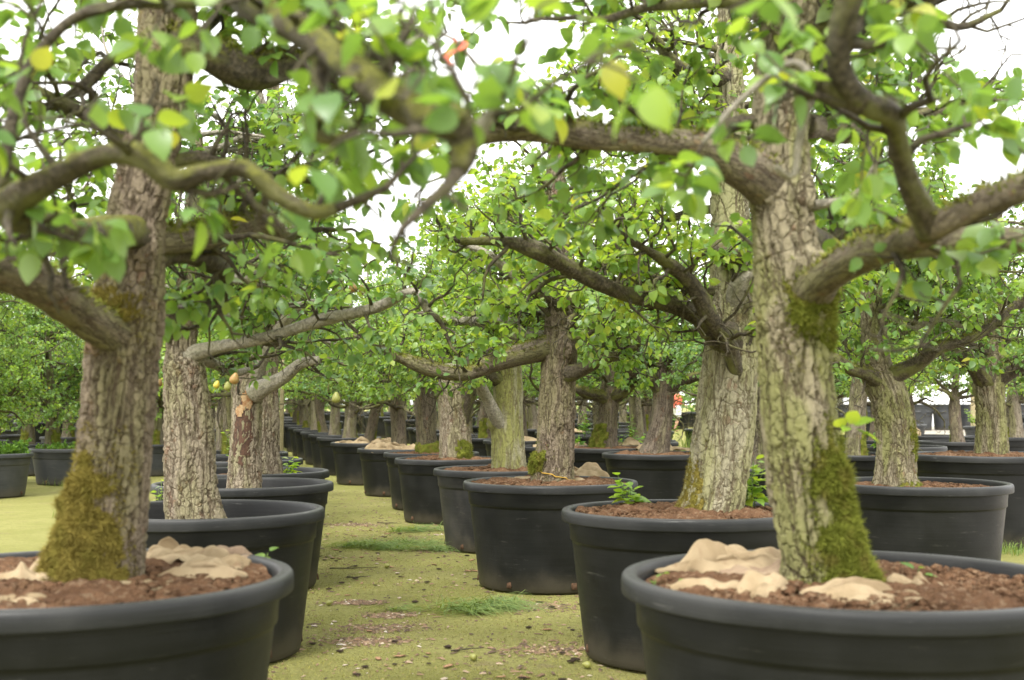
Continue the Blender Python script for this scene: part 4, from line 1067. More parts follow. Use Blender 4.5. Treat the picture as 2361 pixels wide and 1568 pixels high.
# ================= P4, P5, P6 =================
def build_P456():
    C = vpts([(1172, 1105, 44), (1172, 1080, 40), (1170, 1000, 36), (1172, 900, 33), (1170, 800, 26), (1168, 700, 19), (1165, 580, 14), (1165, 450, 9), (1165, 380, 5)], 12.2)
    t = Tree((C[1][0], C[1][1], ZP4), 'pale greenish pear tree with an angled elbow limb in the dusty tub', GRP, 105)
    t.trunk(C, 'bark_green', sides=64, step=.015, lobes=.035, knots=[(.55, R(200), .06, .05)])
    t.limb(vpts([(1165, 990, 12.15, 15), (1138, 950, 12.05, 16), (1116, 905, 11.95, 14), (1092, 870, 11.8, 13), (1050, 850, 11.6, 10), (1000, 850, 11.5, 7)]), 'limb_grey', sides=14, step=.02, moss=.15, sec=.9, start=.5)
    t.limb(vpts([(1170, 880, 12.2, 22), (1130, 865, 12.1, 18), (1090, 850, 12.0, 12), (1020, 820, 12, 8)]), 'limb', moss=.2, sec=1)
    t.auto_limbs([(1.95, 4, 1.1, .03), (2.3, 4, 1.0, .028), (2.7, 4, .9, .022), (3.1, 4, .7, .018)], sec=1.1)
    t.finish('leaf_young', singles=220, keep=lambda P: project(P)[1] < 900, per=(3, 6))
    C = vpts([(1050, 1075, 40), (1050, 1052, 37), (1048, 980, 34), (1048, 900, 34), (1052, 860, 28), (1060, 780, 18), (1065, 650, 12), (1060, 520, 7)], 15.0)
    t = Tree((C[1][0], C[1][1], ZP5), 'stout grey pear tree with a sawn stub and mossy heel', GRP, 106)
    t.trunk(C, 'bark_pale', sides=64, step=.016, lobes=.04, knots=[(.8, R(-95), .1, .03)])
    t.limb(vpts([(1060, 985, 15, 17), (1070, 930, 14.9, 17), (1080, 885, 14.8, 14), (1100, 855, 14.7, 11), (1150, 840, 14.6, 8)]), 'limb', sides=12, moss=.3, sec=.8, start=.5)
    t.limb(vpts([(1040, 905, 15, 14), (1018, 895, 14.9, 11), (1008, 885, 14.88, 11)]), 'limb_grey', sides=10, moss=0, sec=0, leaf=False)
    th = np.arctan2(t.dirs[..., 1], t.dirs[..., 0]); zz = t.G[..., 2] - ZP5
    mask = np.clip((R(50) - np.abs((th - R(-40) + np.pi) % (2 * np.pi) - np.pi)) / .4, 0, 1) * np.clip((.3 - zz) / .15, 0, 1) * (zz > -.05)
    moss_patch(t.e, t.base, t.G, t.dirs, mask, .02, 38, 'moss', 2500, .02, 'brown green moss on the heel of the trunk')
    t.auto_limbs([(1.9, 4, 1.0, .03), (2.3, 4, 1.0, .026), (2.7, 4, .9, .022), (3.1, 4, .7, .018)], sec=1.1)
    t.finish('leaf', singles=150, keep=lambda P: project(P)[1] < 905, per=(3, 6))
    C = vpts([(992, 1060, 34), (990, 1040, 29), (984, 1005, 23), (980, 920, 22), (985, 860, 18), (990, 750, 11), (992, 600, 6)], 16.8)
    t = Tree((C[1][0], C[1][1], ZP6), 'dark pear tree with a wide skirt of moss at its foot', GRP, 107)
    t.trunk(C, 'bark_dark', sides=48, step=.02, lobes=.05)
    th = np.arctan2(t.dirs[..., 1], t.dirs[..., 0]); zz = t.G[..., 2] - ZP6
    mask = np.clip((.19 - zz) / .08, 0, 1) * (zz > -.06) * np.ones_like(th)
    moss_patch(t.e, t.base, t.G, t.dirs, mask, .03, 48, 'moss', 2500, .022, 'skirt of moss round the trunk foot')
    t.auto_limbs([(1.75, 4, 1.0, .03), (2.1, 4, 1.0, .026), (2.5, 4, .9, .022), (2.9, 4, .7, .018)], sec=1.1)
    t.finish('leaf', singles=120, keep=lambda P: project(P)[1] < 920, per=(3, 6))
build_P456()

# ================= L2, L3, L4 =================
def build_Lrow():
    C = vpts([(458, 1230, 72), (452, 1195, 64), (442, 1120, 57), (438, 1000, 54), (428, 900, 48), (421, 845, 43), (418, 828, 35), (418, 812, 31), (420, 750, 31), (430, 680, 27), (445, 550, 21), (450, 400, 15), (455, 300, 9)], 7.1)
    t = Tree((C[1][0], C[1][1], ZL2), 'pear tree with deeply cracked buff bark ending below a smooth grafted neck', GRP, 108)
    t.trunk(C, 'bark_pale', sides=88, step=.011, lobes=.04)
    t.limb(vpts([(420, 832, 7.1, 24), (460, 812, 7.05, 17), (530, 793, 7, 15), (620, 775, 6.9, 14), (740, 742, 6.8, 14), (860, 710, 6.7, 13), (950, 672, 6.6, 12), (990, 720, 6.55, 8)]), 'limb_grey', sides=16, step=.02, moss=.0, lobes=.04, sec=1.0, start=.25)
    t.limb(vpts([(430, 820, 7.15, 18), (480, 830, 7.3, 12), (540, 860, 7.5, 9), (580, 850, 7.6, 7)]), 'limb_grey', sides=10, moss=0, sec=.9)
    t.limb(vpts([(405, 790, 7.1, 18), (395, 750, 7.0, 18), (385, 720, 6.95, 16), (370, 660, 6.9, 10)]), 'limb', sides=12, moss=.4, sec=.6)
    t.limb(vpts([(430, 690, 7.1, 18), (500, 650, 6.9, 14), (580, 640, 6.7, 12), (680, 610, 6.6, 9), (780, 630, 6.5, 6)]), 'limb_grey', sides=12, moss=.05, sec=1.2)
    t.auto_limbs([(2.0, 4, 1.0, .026), (2.4, 4, 1.0, .022), (2.8, 4, .9, .02), (3.1, 3, .7, .016)], mat='limb_grey', moss=.08, sec=1.0)
    def keep(P):
        x, y, d = project(P)
        return ~((y > 880)) & ~((x > 370) & (x < 470) & (y > 700) & (d < 7.1)) & ~((y < 470) & (RNG.uniform(0, 1, len(P)) < .45))
    t.finish('leaf_deep', singles=300, keep=keep, per=(3, 6))
    # fruit
    C = vpts([(560, 1150, 44), (562, 1118, 38), (563, 1050, 33), (566, 1000, 32), (572, 900, 28), (585, 860, 22), (592, 800, 19), (605, 600, 17), (620, 400, 16), (628, 260, 14), (634, 170, 7)], 9.66)
    t = Tree((C[1][0], C[1][1], ZL3), 'pear tree with torn bark showing raw wood and a tall pale leader', GRP, 109)
    t.trunk(C, 'bark_pale', sides=72, step=.013, lobes=.04)
    t.limb(vpts([(585, 905, 9.6, 22), (620, 890, 9.55, 18), (655, 868, 9.5, 17), (690, 838, 9.45, 13), (740, 828, 9.4, 8)]), 'limb_grey', sides=14, step=.02, moss=0, lobes=.04, sec=.7, start=.5)
    t.limb(vpts([(585, 880, 9.65, 17), (605, 830, 9.6, 14), (645, 760, 9.5, 13), (690, 700, 9.4, 12), (720, 640, 9.35, 8)]), 'limb_grey', sides=12, step=.02, moss=.15, sec=1.0)
    t.limb(vpts([(628, 280, 9.66, 12), (610, 250, 9.6, 10), (592, 200, 9.55, 8), (590, 130, 9.5, 5)]), 'limb_grey', sides=10, moss=0, sec=.6)
    # bare wood where the bark is torn
    def wound(name, th0, z0, w, h, mat, seed, thick=.006):
        th = np.arctan2(t.dirs[..., 1], t.dirs[..., 0]); zz = t.G[..., 2] - ZL3
        da = ((th - th0 + np.pi) % (2 * np.pi) - np.pi)
        m = np.clip(1.25 - (da / w) ** 2 - ((zz - z0) / h) ** 2 + .3 * np.sin(zz * 40 + th * 6), 0, 1)
        q = grid_quads(*m.shape); mm = m.ravel(); k = (mm[q] > .1).all(1); q = q[k]
        if len(q) == 0: return
        u = np.unique(q); rm = -np.ones(mm.size, np.int64); rm[u] = np.arange(len(u))
        S = (t.G + t.dirs * (thick + .006 * np.clip(m, 0, .5)[..., None])).reshape(-1, 3)[u]
        a = Acc(); a.add(S, rm[q]); put(name, a.mesh(name, M[mat], offset=t.base), t.e)
    wound('stripped_patch', R(-92), .52, .75, .24, 'wood_red', 1)
    wound('raw_wood', R(-72), .78, .5, .085, 'wood_raw', 2, .011)
    wound('raw_wood', R(-105), .68, .35, .05, 'wood_raw', 3, .011)
    t.auto_limbs([(2.0, 4, 1.0, .025), (2.4, 3, .9, .02), (2.9, 2, .7, .015), (3.4, 2, .5, .012)], mat='limb_grey', moss=.05, sec=.9)
    def keep3(P):
        x, y, d = project(P)
        return (y < 900) & ~((y < 480) & (RNG.uniform(0, 1, len(P)) < .4))
    t.finish('leaf_deep', singles=260, keep=keep3, per=(3, 5))
    C = vpts([(622, 1100, 30), (622, 1085, 29), (620, 1060, 26), (621, 1040, 21), (622, 950, 20), (620, 850, 19), (625, 700, 13), (630, 550, 8)], 11.4)
    t = Tree((C[1][0], C[1][1], ZL4), 'slim pear tree with flaky bark and swollen smooth base', GRP, 110)
    t.trunk(C, 'bark_pale', sides=56, step=.015, lobes=.05)
    t.auto_limbs([(1.9, 4, 1.1, .025), (2.3, 4, 1.0, .022), (2.7, 3, .8, .018)], mat='limb_grey', moss=.1, sec=1.1)
    t.finish('leaf_deep', singles=150, keep=lambda P: project(P)[1] < 900, per=(3, 6))
build_Lrow()

# ================= Q trees =================
def build_Q():
    C = vpts([(2064, 1130, 52), (2064, 1105, 46), (2066, 1050, 42), (2064, 1000, 41), (2050, 920, 41), (2035, 880, 40), (2022, 850, 34), (2012, 750, 24), (2003, 600, 20), (1995, 450, 15), (1990, 330, 8)], 9.6)
    t = Tree((C[1][0], C[1][1], ZQ3), 'mossy leaning pear tree with spreading low fork in the scratched tub', GRP, 111)
    t.trunk(C, 'bark_olive', sides=72, step=.013, lobes=.04, flare=[(R(-15), .05, .05, 1.5)], moss=.2)
    th = np.arctan2(t.dirs[..., 1], t.dirs[..., 0]); zz = t.G[..., 2] - ZQ3
    m = np.clip((R(38) - np.abs((th - R(-25) + np.pi) % (2 * np.pi) - np.pi)) / .4, 0, 1) * np.clip((.17 - np.abs(zz - .36 + .03 * np.sin(th * 7))) / .1, 0, 1)
    moss_patch(t.e, t.base, t.G, t.dirs, m, .018, 58, 'moss', 2500, .018, 'dark moss on the side of the trunk')
    m = np.clip((R(60) - np.abs((th - R(-50) + np.pi) % (2 * np.pi) - np.pi)) / .4, 0, 1) * np.clip((.08 - zz) / .05, 0, 1) * (zz > -.06)
    moss_patch(t.e, t.base, t.G, t.dirs, m, .015, 59, 'moss', 1500, .015)
    t.limb(vpts([(2040, 890, 9.6, 26), (2000, 862, 9.5, 17), (1960, 850, 9.45, 14), (1920, 825, 9.4, 11), (1870, 820, 9.4, 8)]), 'limb', sides=12, moss=.35, sec=.8, moss_blades=500)
    t.limb(vpts([(2035, 880, 9.6, 28), (2080, 855, 9.5, 22), (2120, 835, 9.4, 19), (2155, 805, 9.3, 18), (2190, 795, 9.25, 14), (2260, 770, 9.2, 12), (2361, 690, 9.2, 11), (2420, 640, 9.2, 8)]), 'limb', sides=14, moss=.36, sec=1.0, moss_blades=900)
    t.limb(vpts([(2020, 800, 9.6, 20), (2040, 765, 9.5, 14), (2090, 760, 9.4, 12), (2150, 740, 9.3, 10), (2230, 750, 9.3, 7)]), 'limb_grey', sides=10, moss=.1, sec=1.2)
    t.auto_limbs([(2.0, 4, 1.1, .026), (2.4, 4, 1.0, .022), (2.8, 4, .8, .018), (3.2, 3, .6, .015)], sec=1.2)
    t.finish('leaf', singles=260, keep=lambda P: project(P)[1] < 850, per=(3, 6))
    C = vpts([(2285, 1075, 42), (2285, 1050, 38), (2285, 1000, 33), (2284, 950, 31), (2280, 890, 33), (2286, 850, 26), (2292, 800, 19), (2296, 600, 13), (2300, 430, 8)], 12.7)
    t = Tree((C[1][0], C[1][1], ZQ4), 'straight pear tree with dark scaly bark in the tall tub by the gravel', GRP, 112)
    t.trunk(C, 'bark_olive', sides=64, step=.015, lobes=.04)
    t.limb(vpts([(2280, 890, 12.7, 24), (2245, 850, 12.6, 16), (2215, 825, 12.5, 13), (2180, 805, 12.4, 11), (2120, 790, 12.3, 8)]), 'limb', sides=12, moss=.3, sec=.9, moss_blades=400)
    t.limb(vpts([(2290, 890, 12.7, 20), (2330, 862, 12.6, 15), (2390, 830, 12.4, 11), (2450, 810, 12.3, 8)]), 'limb', sides=12, moss=.25, sec=.9)
    t.auto_limbs([(1.95, 4, 1.2, .028), (2.4, 4, 1.1, .024), (2.8, 4, .9, .02), (3.3, 4, .7, .016)], sec=1.1)
    t.finish('leaf', singles=180, keep=lambda P: project(P)[1] < 860, per=(3, 6))
    C = vpts([(1506, 1062, 40), (1510, 1045, 33), (1518, 1010, 28), (1526, 960, 25), (1531, 890, 24), (1535, 850, 18), (1538, 780, 12), (1542, 650, 8)], 15.2)
    t = Tree((C[1][0], C[1][1], ZQ1), 'dark forked pear tree with a flared mossy foot', GRP, 113)
    t.trunk(C, 'bark_dark', sides=56, step=.018, lobes=.05, flare=[(R(190), .1, .08, 2)], moss=.26)
    t.limb(vpts([(1530, 905, 15.2, 18), (1495, 870, 15.1, 12), (1450, 855, 15, 10), (1420, 830, 15, 8)]), 'limb', moss=.35, sec=.7, moss_blades=300)
    t.limb(vpts([(1535, 900, 15.2, 18), (1580, 875, 15.1, 12), (1620, 860, 15, 9), (1660, 830, 15, 7)]), 'limb', moss=.3, sec=.7)
    t.auto_limbs([(1.9, 4, 1.1, .026), (2.3, 4, 1.0, .022), (2.7, 4, .8, .018)], sec=1.2)
    t.finish('leaf_deep', singles=120, keep=lambda P: project(P)[1] < 880, per=(3, 6))
    C = vpts([(1392, 1052, 38), (1394, 1038, 33), (1398, 1000, 25), (1402, 960, 22), (1405, 910, 25), (1408, 870, 18), (1410, 800, 11), (1410, 680, 7)], 17.2)
    t = Tree((C[1][0], C[1][1], ZQ2), 'candelabra-limbed pear tree with moss at foot and fork', GRP, 114)
    t.trunk(C, 'bark_dark', sides=56, step=.018, lobes=.05, moss=.32)
    t.limb(vpts([(1405, 935, 17.2, 18), (1385, 912, 17.1, 15), (1350, 905, 17, 14), (1325, 890, 17, 10)]), 'limb', moss=.5, sec=.6, moss_blades=500)
    t.limb(vpts([(1405, 925, 17.2, 18), (1440, 905, 17.1, 14), (1470, 870, 17, 12), (1500, 840, 17, 9)]), 'limb', moss=.42, sec=.7, moss_blades=500)
    th = np.arctan2(t.dirs[..., 1], t.dirs[..., 0]); zz = t.G[..., 2] - ZQ2
    m = np.clip((R(70) - np.abs((th - R(210) + np.pi) % (2 * np.pi) - np.pi)) / .5, 0, 1) * np.clip((.38 - zz) / .15, 0, 1) * (zz > -.06)
    moss_patch(t.e, t.base, t.G, t.dirs, m, .03, 68, 'moss', 2500, .025, 'moss climbing the trunk foot')
    t.auto_limbs([(1.85, 4, 1.1, .026), (2.3, 4, 1.0, .022), (2.7, 4, .8, .018)], sec=1.2)
    t.finish('leaf_deep', singles=100, keep=lambda P: project(P)[1] < 890, per=(3, 6))
build_Q()

# ------------------------------------------------------------------ the crowded rows behind: four kinds of tree, copied
def generic(seed, mat, leafmat, rbase, hfork, tiers, singles=0, density=1.0, sides=40, blades=200, crook=.05, zmin=1.62, tm='limb'):
    rg = np.random.default_rng(seed)
    b = np.array([0.0, 30.0, .75])
    t = Tree(b, 'x', 'y', seed); t.secmul = 1.0
    H = 3.3; pts = []
    ph = rg.uniform(0, 6, 2)
    for k, z in enumerate(np.linspace(-.1, H, 14)):
        f = z / H
        r = rbase * (1.0 - .12 * min(1, max(0, z) / hfork)) if z < hfork else rbase * (.62 - .5 * (z - hfork) / (H - hfork))
        r = r * (1 + .35 * math.exp(-max(z, 0) / .07))
        pts.append([b[0] + crook * math.sin(z * 1.6 + ph[0]) - crook * math.sin(ph[0]), b[1] + crook * math.sin(z * 1.4 + ph[1]) - crook * math.sin(ph[1]), b[2] + z, r])
    t.trunk(pts, mat, sides=sides, step=.03, lobes=.06, moss=.12)
    t.auto_limbs([(b[2] + hfork + dz, n, L, r) for dz, n, L, r in tiers], mat=tm, moss=.25, sec=.95, blades=0)
    th = np.arctan2(t.dirs[..., 1], t.dirs[..., 0]); zz = t.G[..., 2] - .75
    a0 = rg.uniform(0, 6.28)
    m = np.clip((R(60) - np.abs((th - a0 + np.pi) % (2 * np.pi) - np.pi)) / .5, 0, 1) * np.clip((rg.uniform(.2, .5) - zz) / .15, 0, 1) * (zz > -.06)
    moss_patch(t.e, t.base, t.G, t.dirs, m, .022, seed, 'moss', 900, .024)
    t.finish(leafmat, tmpl=LEAF_FAR, per=(4, 7), size=(.042, .068), zmin=zmin, density=density)
    return t
T4 = [(-.02, 5, 1.0, .035), (.4, 5, 1.1, .03), (.85, 5, 1.0, .026), (1.35, 5, .85, .02), (1.9, 4, .6, .016)]
GEN = [generic(301, 'bark_dark', 'leaf', .125, .78, T4),
       generic(302, 'bark_far', 'leaf_young', .115, .95, T4, crook=.09),
       generic(303, 'bark_far', 'leaf_deep', .14, .70, T4),
       generic(304, 'bark_dark', 'leaf', .10, .85, T4, crook=.12)]
GEN_USED = [False] * 4
BUSHY = generic(305, 'bark_far', 'leaf', .12, .75, [(-.15, 6, .9, .03), (.25, 6, 1.1, .03), (.65, 6, 1.15, .028), (1.1, 6, 1.0, .024), (1.6, 6, .9, .02), (2.1, 5, .6, .015)], zmin=1.0)
SLIM = generic(306, 'bark_far', 'leaf_young', .05, 1.15, [(0, 4, .9, .018), (.4, 4, .9, .016), (.9, 4, .7, .013)], density=.7, blades=0)
SRC_USED = {}
def copy_tree(src, x, y, z, rz, sc, label, group):
    """a thing and its parts; the first call moves the source itself"""
    if src not in SRC_USED:
        SRC_USED[src] = True; e = src.e
    else:
        e = src.e.copy(); COL.objects.link(e)
        for ch in src.e.children:
            c = ch.copy(); COL.objects.link(c); c.parent = e
    e.location = (x, y, z); e.rotation_euler = (0, 0, rz); e.scale = (sc, sc, sc)
    tag(e, label, 'tree', group)
    return e
SOIL_SRC = {}
def far_soil(x, y, D, z, label, kind=0):
    if kind not in SOIL_SRC:
        o = make_soil(0, 0, .65, 0, label, 500 + kind, 160, 40); SOIL_SRC[kind] = o
    else:
        o = SOIL_SRC[kind].copy(); COL.objects.link(o)
    o.location = (x, y, z); f = D / 1.3; o.scale = (f, f, f); o['label'] = label
    return o
GT, GP, GS = 'pear trees in the crowded far rows', 'black tubs in the crowded far rows', 'soil in the far tubs'
def far_unit(x, y, D=1.32, H=.76, kind=None, tlabel=None, plabel=None, slabel=None, rz=None, sc=1.0, src=None, mb='pot', seed=None, tx=0.0, drop=.08, handles=False, seg=64, holes=False):
    seed = int(RNG.integers(3)) if seed is None else seed
    e, z = make_pot(x, y, D, H, plabel or 'black tub in the crowded far rows under the pear canopy', GP, seed=seed, seg=seg, holes=holes, mb=mb, handles=handles, wob=.006)
    zs = z + H - drop
    o = far_soil(x, y, D, zs, slabel or 'brown soil in a tub of the crowded far rows', int(RNG.integers(2)))
    o['group'] = GS
    if src is None:
        kind = int(RNG.integers(4)) if kind is None else kind
        src = GEN[kind]
    copy_tree(src, x + tx, y, zs, RNG.uniform(0, 6.28) if rz is None else rz, sc, tlabel or 'grey-brown pear tree in the crowded far rows', GT)
    return zs

Z = {}
Z['P7'] = far_unit(-1.75, 19.25, 1.30, .72, 0, 'dark mossy pear tree rising from a heap of rumpled sacking', 'black tub heaped with rumpled sacking beside the aisle', 'straw and soil under rumpled sacking', seed=1, sc=.95, holes=True)
Z['P8'] = far_unit(-2.55, 21.9, 1.30, .73, 3, 'black-barked pear tree behind the sacking heap', 'black tub with folded sacking along its rim', 'soil under the folded sacking', seed=2, sc=.97, holes=True)
Z['P9'] = far_unit(-3.26, 24.8, 1.30, .74, 2, 'twin-stemmed dark pear tree with a large green pear hanging before it', 'black tub with a pale seam by the aisle', 'soil under the twin-stemmed trunk', seed=0, sc=.95)
AL, PL = 'pear tree at the far end of the aisle row', 'black tub at the far end of the aisle row'
for (x, y) in ((-3.75, 26.8), (-4.25, 28.7), (-4.75, 30.6), (-5.2, 32.4), (-5.75, 34.6), (-6.3, 37)):
    far_unit(x, y, 1.3, .74, tlabel=AL, plabel=PL, tx=-.1)
for (x, y) in ((-3.03, 13.8), (-3.54, 15.7)):
    far_unit(x, y, 1.4, .80, 3, 'slender grey pear tree in the left row behind the torn trunk', 'black tub in the left row behind the torn trunk', sc=.92, src=GEN[1])
for (x, y) in ((-4.15, 18), (-4.75, 20.4), (-5.3, 23), (-5.9, 25.5), (-6.5, 28), (-7.2, 30.5), (-8, 33)):
    far_unit(x, y, 1.35, .76, tlabel='pear tree at the far end of the left row', plabel='black tub at the far end of the left row')
# named tubs on the right
far_unit(5.58, 18.0, 1.40, .80, 1, 'pear tree with ivy-like shoots between the leaning trunk and the gravel', 'black tub with a stone and heart-shaped leaves beside the gravel', seed=1)
far_unit(8.5, 25.6, 1.45, .76, 0, 'pear tree in the greyish tub with upright sacking', 'greyish tub with a peak of sacking by the gravel', seed=2, tx=-.25, mb='pot_grey')  # tub body in grey plastic, rim in the black
far_unit(9.0, 23.0, 1.40, .80, 2, 'thick pear tree at the gravel edge', 'black tub at the gravel edge', seed=0, tx=.35)
B = 0
for (x, y) in ((2.42, 12.4), (.72, 19.6), (.15, 22), (-.45, 24.4), (-1.05, 27), (-1.7, 29.5), (4.15, 15.4), (3.6, 18.0), (2.05, 20.7), (2.35, 23.2), (1.75, 25.6), (1.15, 28.2), (5.1, 20.8), (4.55, 23.3), (4.7, 26.0), (3.1, 28.6), (7.4, 20.5), (6.9, 23), (6.5, 25.8), (5.9, 28.5), (-2.1, 31.8), (.5, 31), (2.6, 31.5), (5.1, 31.5), (-.9, 33.5), (1.9, 34), (3.6, 34.5)):
    tx_ = 0.0
    if 17 < y < 50 and abs(x - .1344 * y) < .5: tx_ = .5 if x > .1344 * y else -.5
    far_unit(x + RNG.uniform(-.12, .12), y + RNG.uniform(-.2, .2), RNG.uniform(1.25, 1.4), RNG.uniform(.72, .80), tx=tx_)
# deeper block, smaller in view
for y in np.arange(37, 62, 3.1):
    for x in np.arange(-.43 * y - 1, .43 * y + 1, 2.9):
        xx, yy = x + RNG.uniform(-.6, .6), y + RNG.uniform(-.7, .7)
        if abs(xx - .1344 * yy) < .9 and yy < 54: continue
        if .285 * yy < xx < .405 * yy and yy > 36: continue          # the open gravel yard with grey bins
        if xx > .2 * yy and yy < 45 and RNG.uniform() < .4: continue
        far_unit(xx, yy, 1.3, .75, seg=40, tlabel='distant pear tree in the back block of the nursery', plabel='distant black tub in the back block of the nursery', slabel='soil of a distant tub in the back block', src=GEN[int(RNG.integers(4))] if RNG.uniform() < .75 else SLIM)

# left block: leafy trees in weedy tubs
def weeds(x, y, z, Rr, h, label, seed, n=900, leaf=.035):
    rg = np.random.default_rng(seed); a = Acc()
    stems = 120
    P, D, S = [], [], []
    for k in range(stems):
        r, t = Rr * .9 * math.sqrt(rg.uniform()), rg.uniform(0, 6.28)
        b = np.array([r * math.cos(t), r * math.sin(t), -.02]); d = norm(np.array([rg.normal(0, .35) + .4 * math.cos(t) * r / Rr, rg.normal(0, .35) + .4 * math.sin(t) * r / Rr, 1]))
        hh = h * rg.uniform(.5, 1.1) * (1 - .35 * (r / Rr) ** 2)
        add = wander(rg, b, d, hh, 4, .15, 0, .004, .0015)
        V, Q, lv = None, None, None
        aa = Acc(); add_tube(aa, add, 4, cap=False)
        a.add(np.concatenate(aa.V), np.concatenate(aa.Q), lv=np.full(aa.n, .2))
        m = n // stems
        f = rg.uniform(.15, 1, m)
        for q in f:
            i = min(3, int(q * 4)); p = add[i, :3] + (add[i + 1, :3] - add[i, :3]) * (q * 4 - i)
            P.append(p); D.append(rg.normal(0, 1, 3) + np.array([0, 0, .5]))
    P = np.array(P); D = norm(np.array(D)); nn = len(P)
    add_leaves(a, P, leaf_axes(rg, D), leaf * rg.uniform(.6, 1.4, nn), LEAF_FAR, rg.uniform(0, 1, nn))
    o = put('weeds', a.mesh('weeds', M['leaf_weed']), None, (x, y, z))
    tag(o, label, 'weeds', 'weeds growing in the tubs', 'stuff')
    return o
def left_block():
    lt = ('tall grey tub of feathery weeds at the end of the left group', 'tall grey tub of ferny weeds beside the handled tub', 'wide grey tub with moulded handles and a yellowing weed before it')
    for i, (x, y, D, H) in enumerate(((-8.30, 18.2, 1.2, .66), (-7.93, 18.9, 1.2, .66), (-7.75, 22.0, 1.55, .63))):
        e, z = make_pot(x, y, D, H, lt[i], 'grey tubs of the left group', mb='pot_grey', mr='pot_grey', seed=i, seg=72, handles=(i == 2))
        o = far_soil(x, y, D, z + H - .06, ('soil under feathery weeds', 'soil under ferny weeds', 'soil in the handled grey tub')[i], i % 2)
        weeds(x, y, z + H - .05, D * .46, (.34, .34, .2)[i], ('feathery bright weeds filling the end tub', 'ferny bright weeds filling the next tub', 'low weeds round the stem in the handled tub')[i], 600 + i, n=(2600, 2600, 1500)[i], leaf=.05)
        copy_tree(BUSHY, x - (.3, .15, .45)[i], y + .1, z + H - .05, i * 1.3 + .4, (.95, 1.0, 1.05)[i], ('bushy pear tree over the feathery weeds', 'bushy pear tree over the ferny weeds', 'grey-stemmed bushy pear tree in the handled tub')[i], 'bushy pear trees of the left block')
    for k, (x, y) in enumerate(((-7.0, 24.5), (-9.6, 24.6), (-9.3, 21.2), (-11.4, 26.5), (-8.4, 27.2), (-10.4, 29), (-12.6, 30.2), (-9.0, 32.0), (-11.0, 33.5), (-14.2, 34), (-7.3, 35), (-12.5, 37.0), (-10.2, 36))):
        far_unit(x, y, 1.25, .62, src=BUSHY, mb='pot_grey', tlabel='bushy pear tree deep in the left block', plabel='grey tub deep in the left block', slabel='soil of a tub deep in the left block', sc=RNG.uniform(.9, 1.15))
    # small far tub with ferny weeds seen between the two thick trunks
    e, z = make_pot(-9.35, 33.6, 1.25, .62, 'small dark tub of ferny weeds far down the left side', 'grey tubs of the left group', seed=1, seg=48)
    far_soil(-9.35, 33.6, 1.25, z + .56, 'soil of the small far tub of ferny weeds')
    weeds(-9.35, 33.6, z + .56, .58, .4, 'ferny weeds in the small far tub', 620, n=1800, leaf=.07)
left_block()

# far woodland closing the view behind the nursery
def woodland():
    rg = np.random.default_rng(77); a = Acc()
    N = 26000
    x = rg.uniform(-48, 48, N); y = 70 + rg.uniform(-4, 6, N); hmax = 4.2 + 1.3 * np.sin(x * .31) + .9 * np.sin(x * .83 + 1) + .5 * np.sin(x * 2.1)
    z = .2 + hmax * rg.uniform(0, 1, N) ** .7
    k = ~((x > 19) & (x < 31) & (y < 68))
    P = np.stack([x, y, z], 1)[k]; n = len(P)
    d = rg.normal(0, 1, (n, 3)) + np.array([0, -.4, 0])
    add_leaves(a, P, leaf_axes(rg, norm(d)), rg.uniform(.25, .5, n), LEAF_FAR, rg.uniform(0, 1, n))
    o = put('distant_woodland', a.mesh('distant_woodland', M['leaf_deep']))
    tag(o, 'distant green woodland behind the nursery', 'woodland', kind='stuff')
woodland()

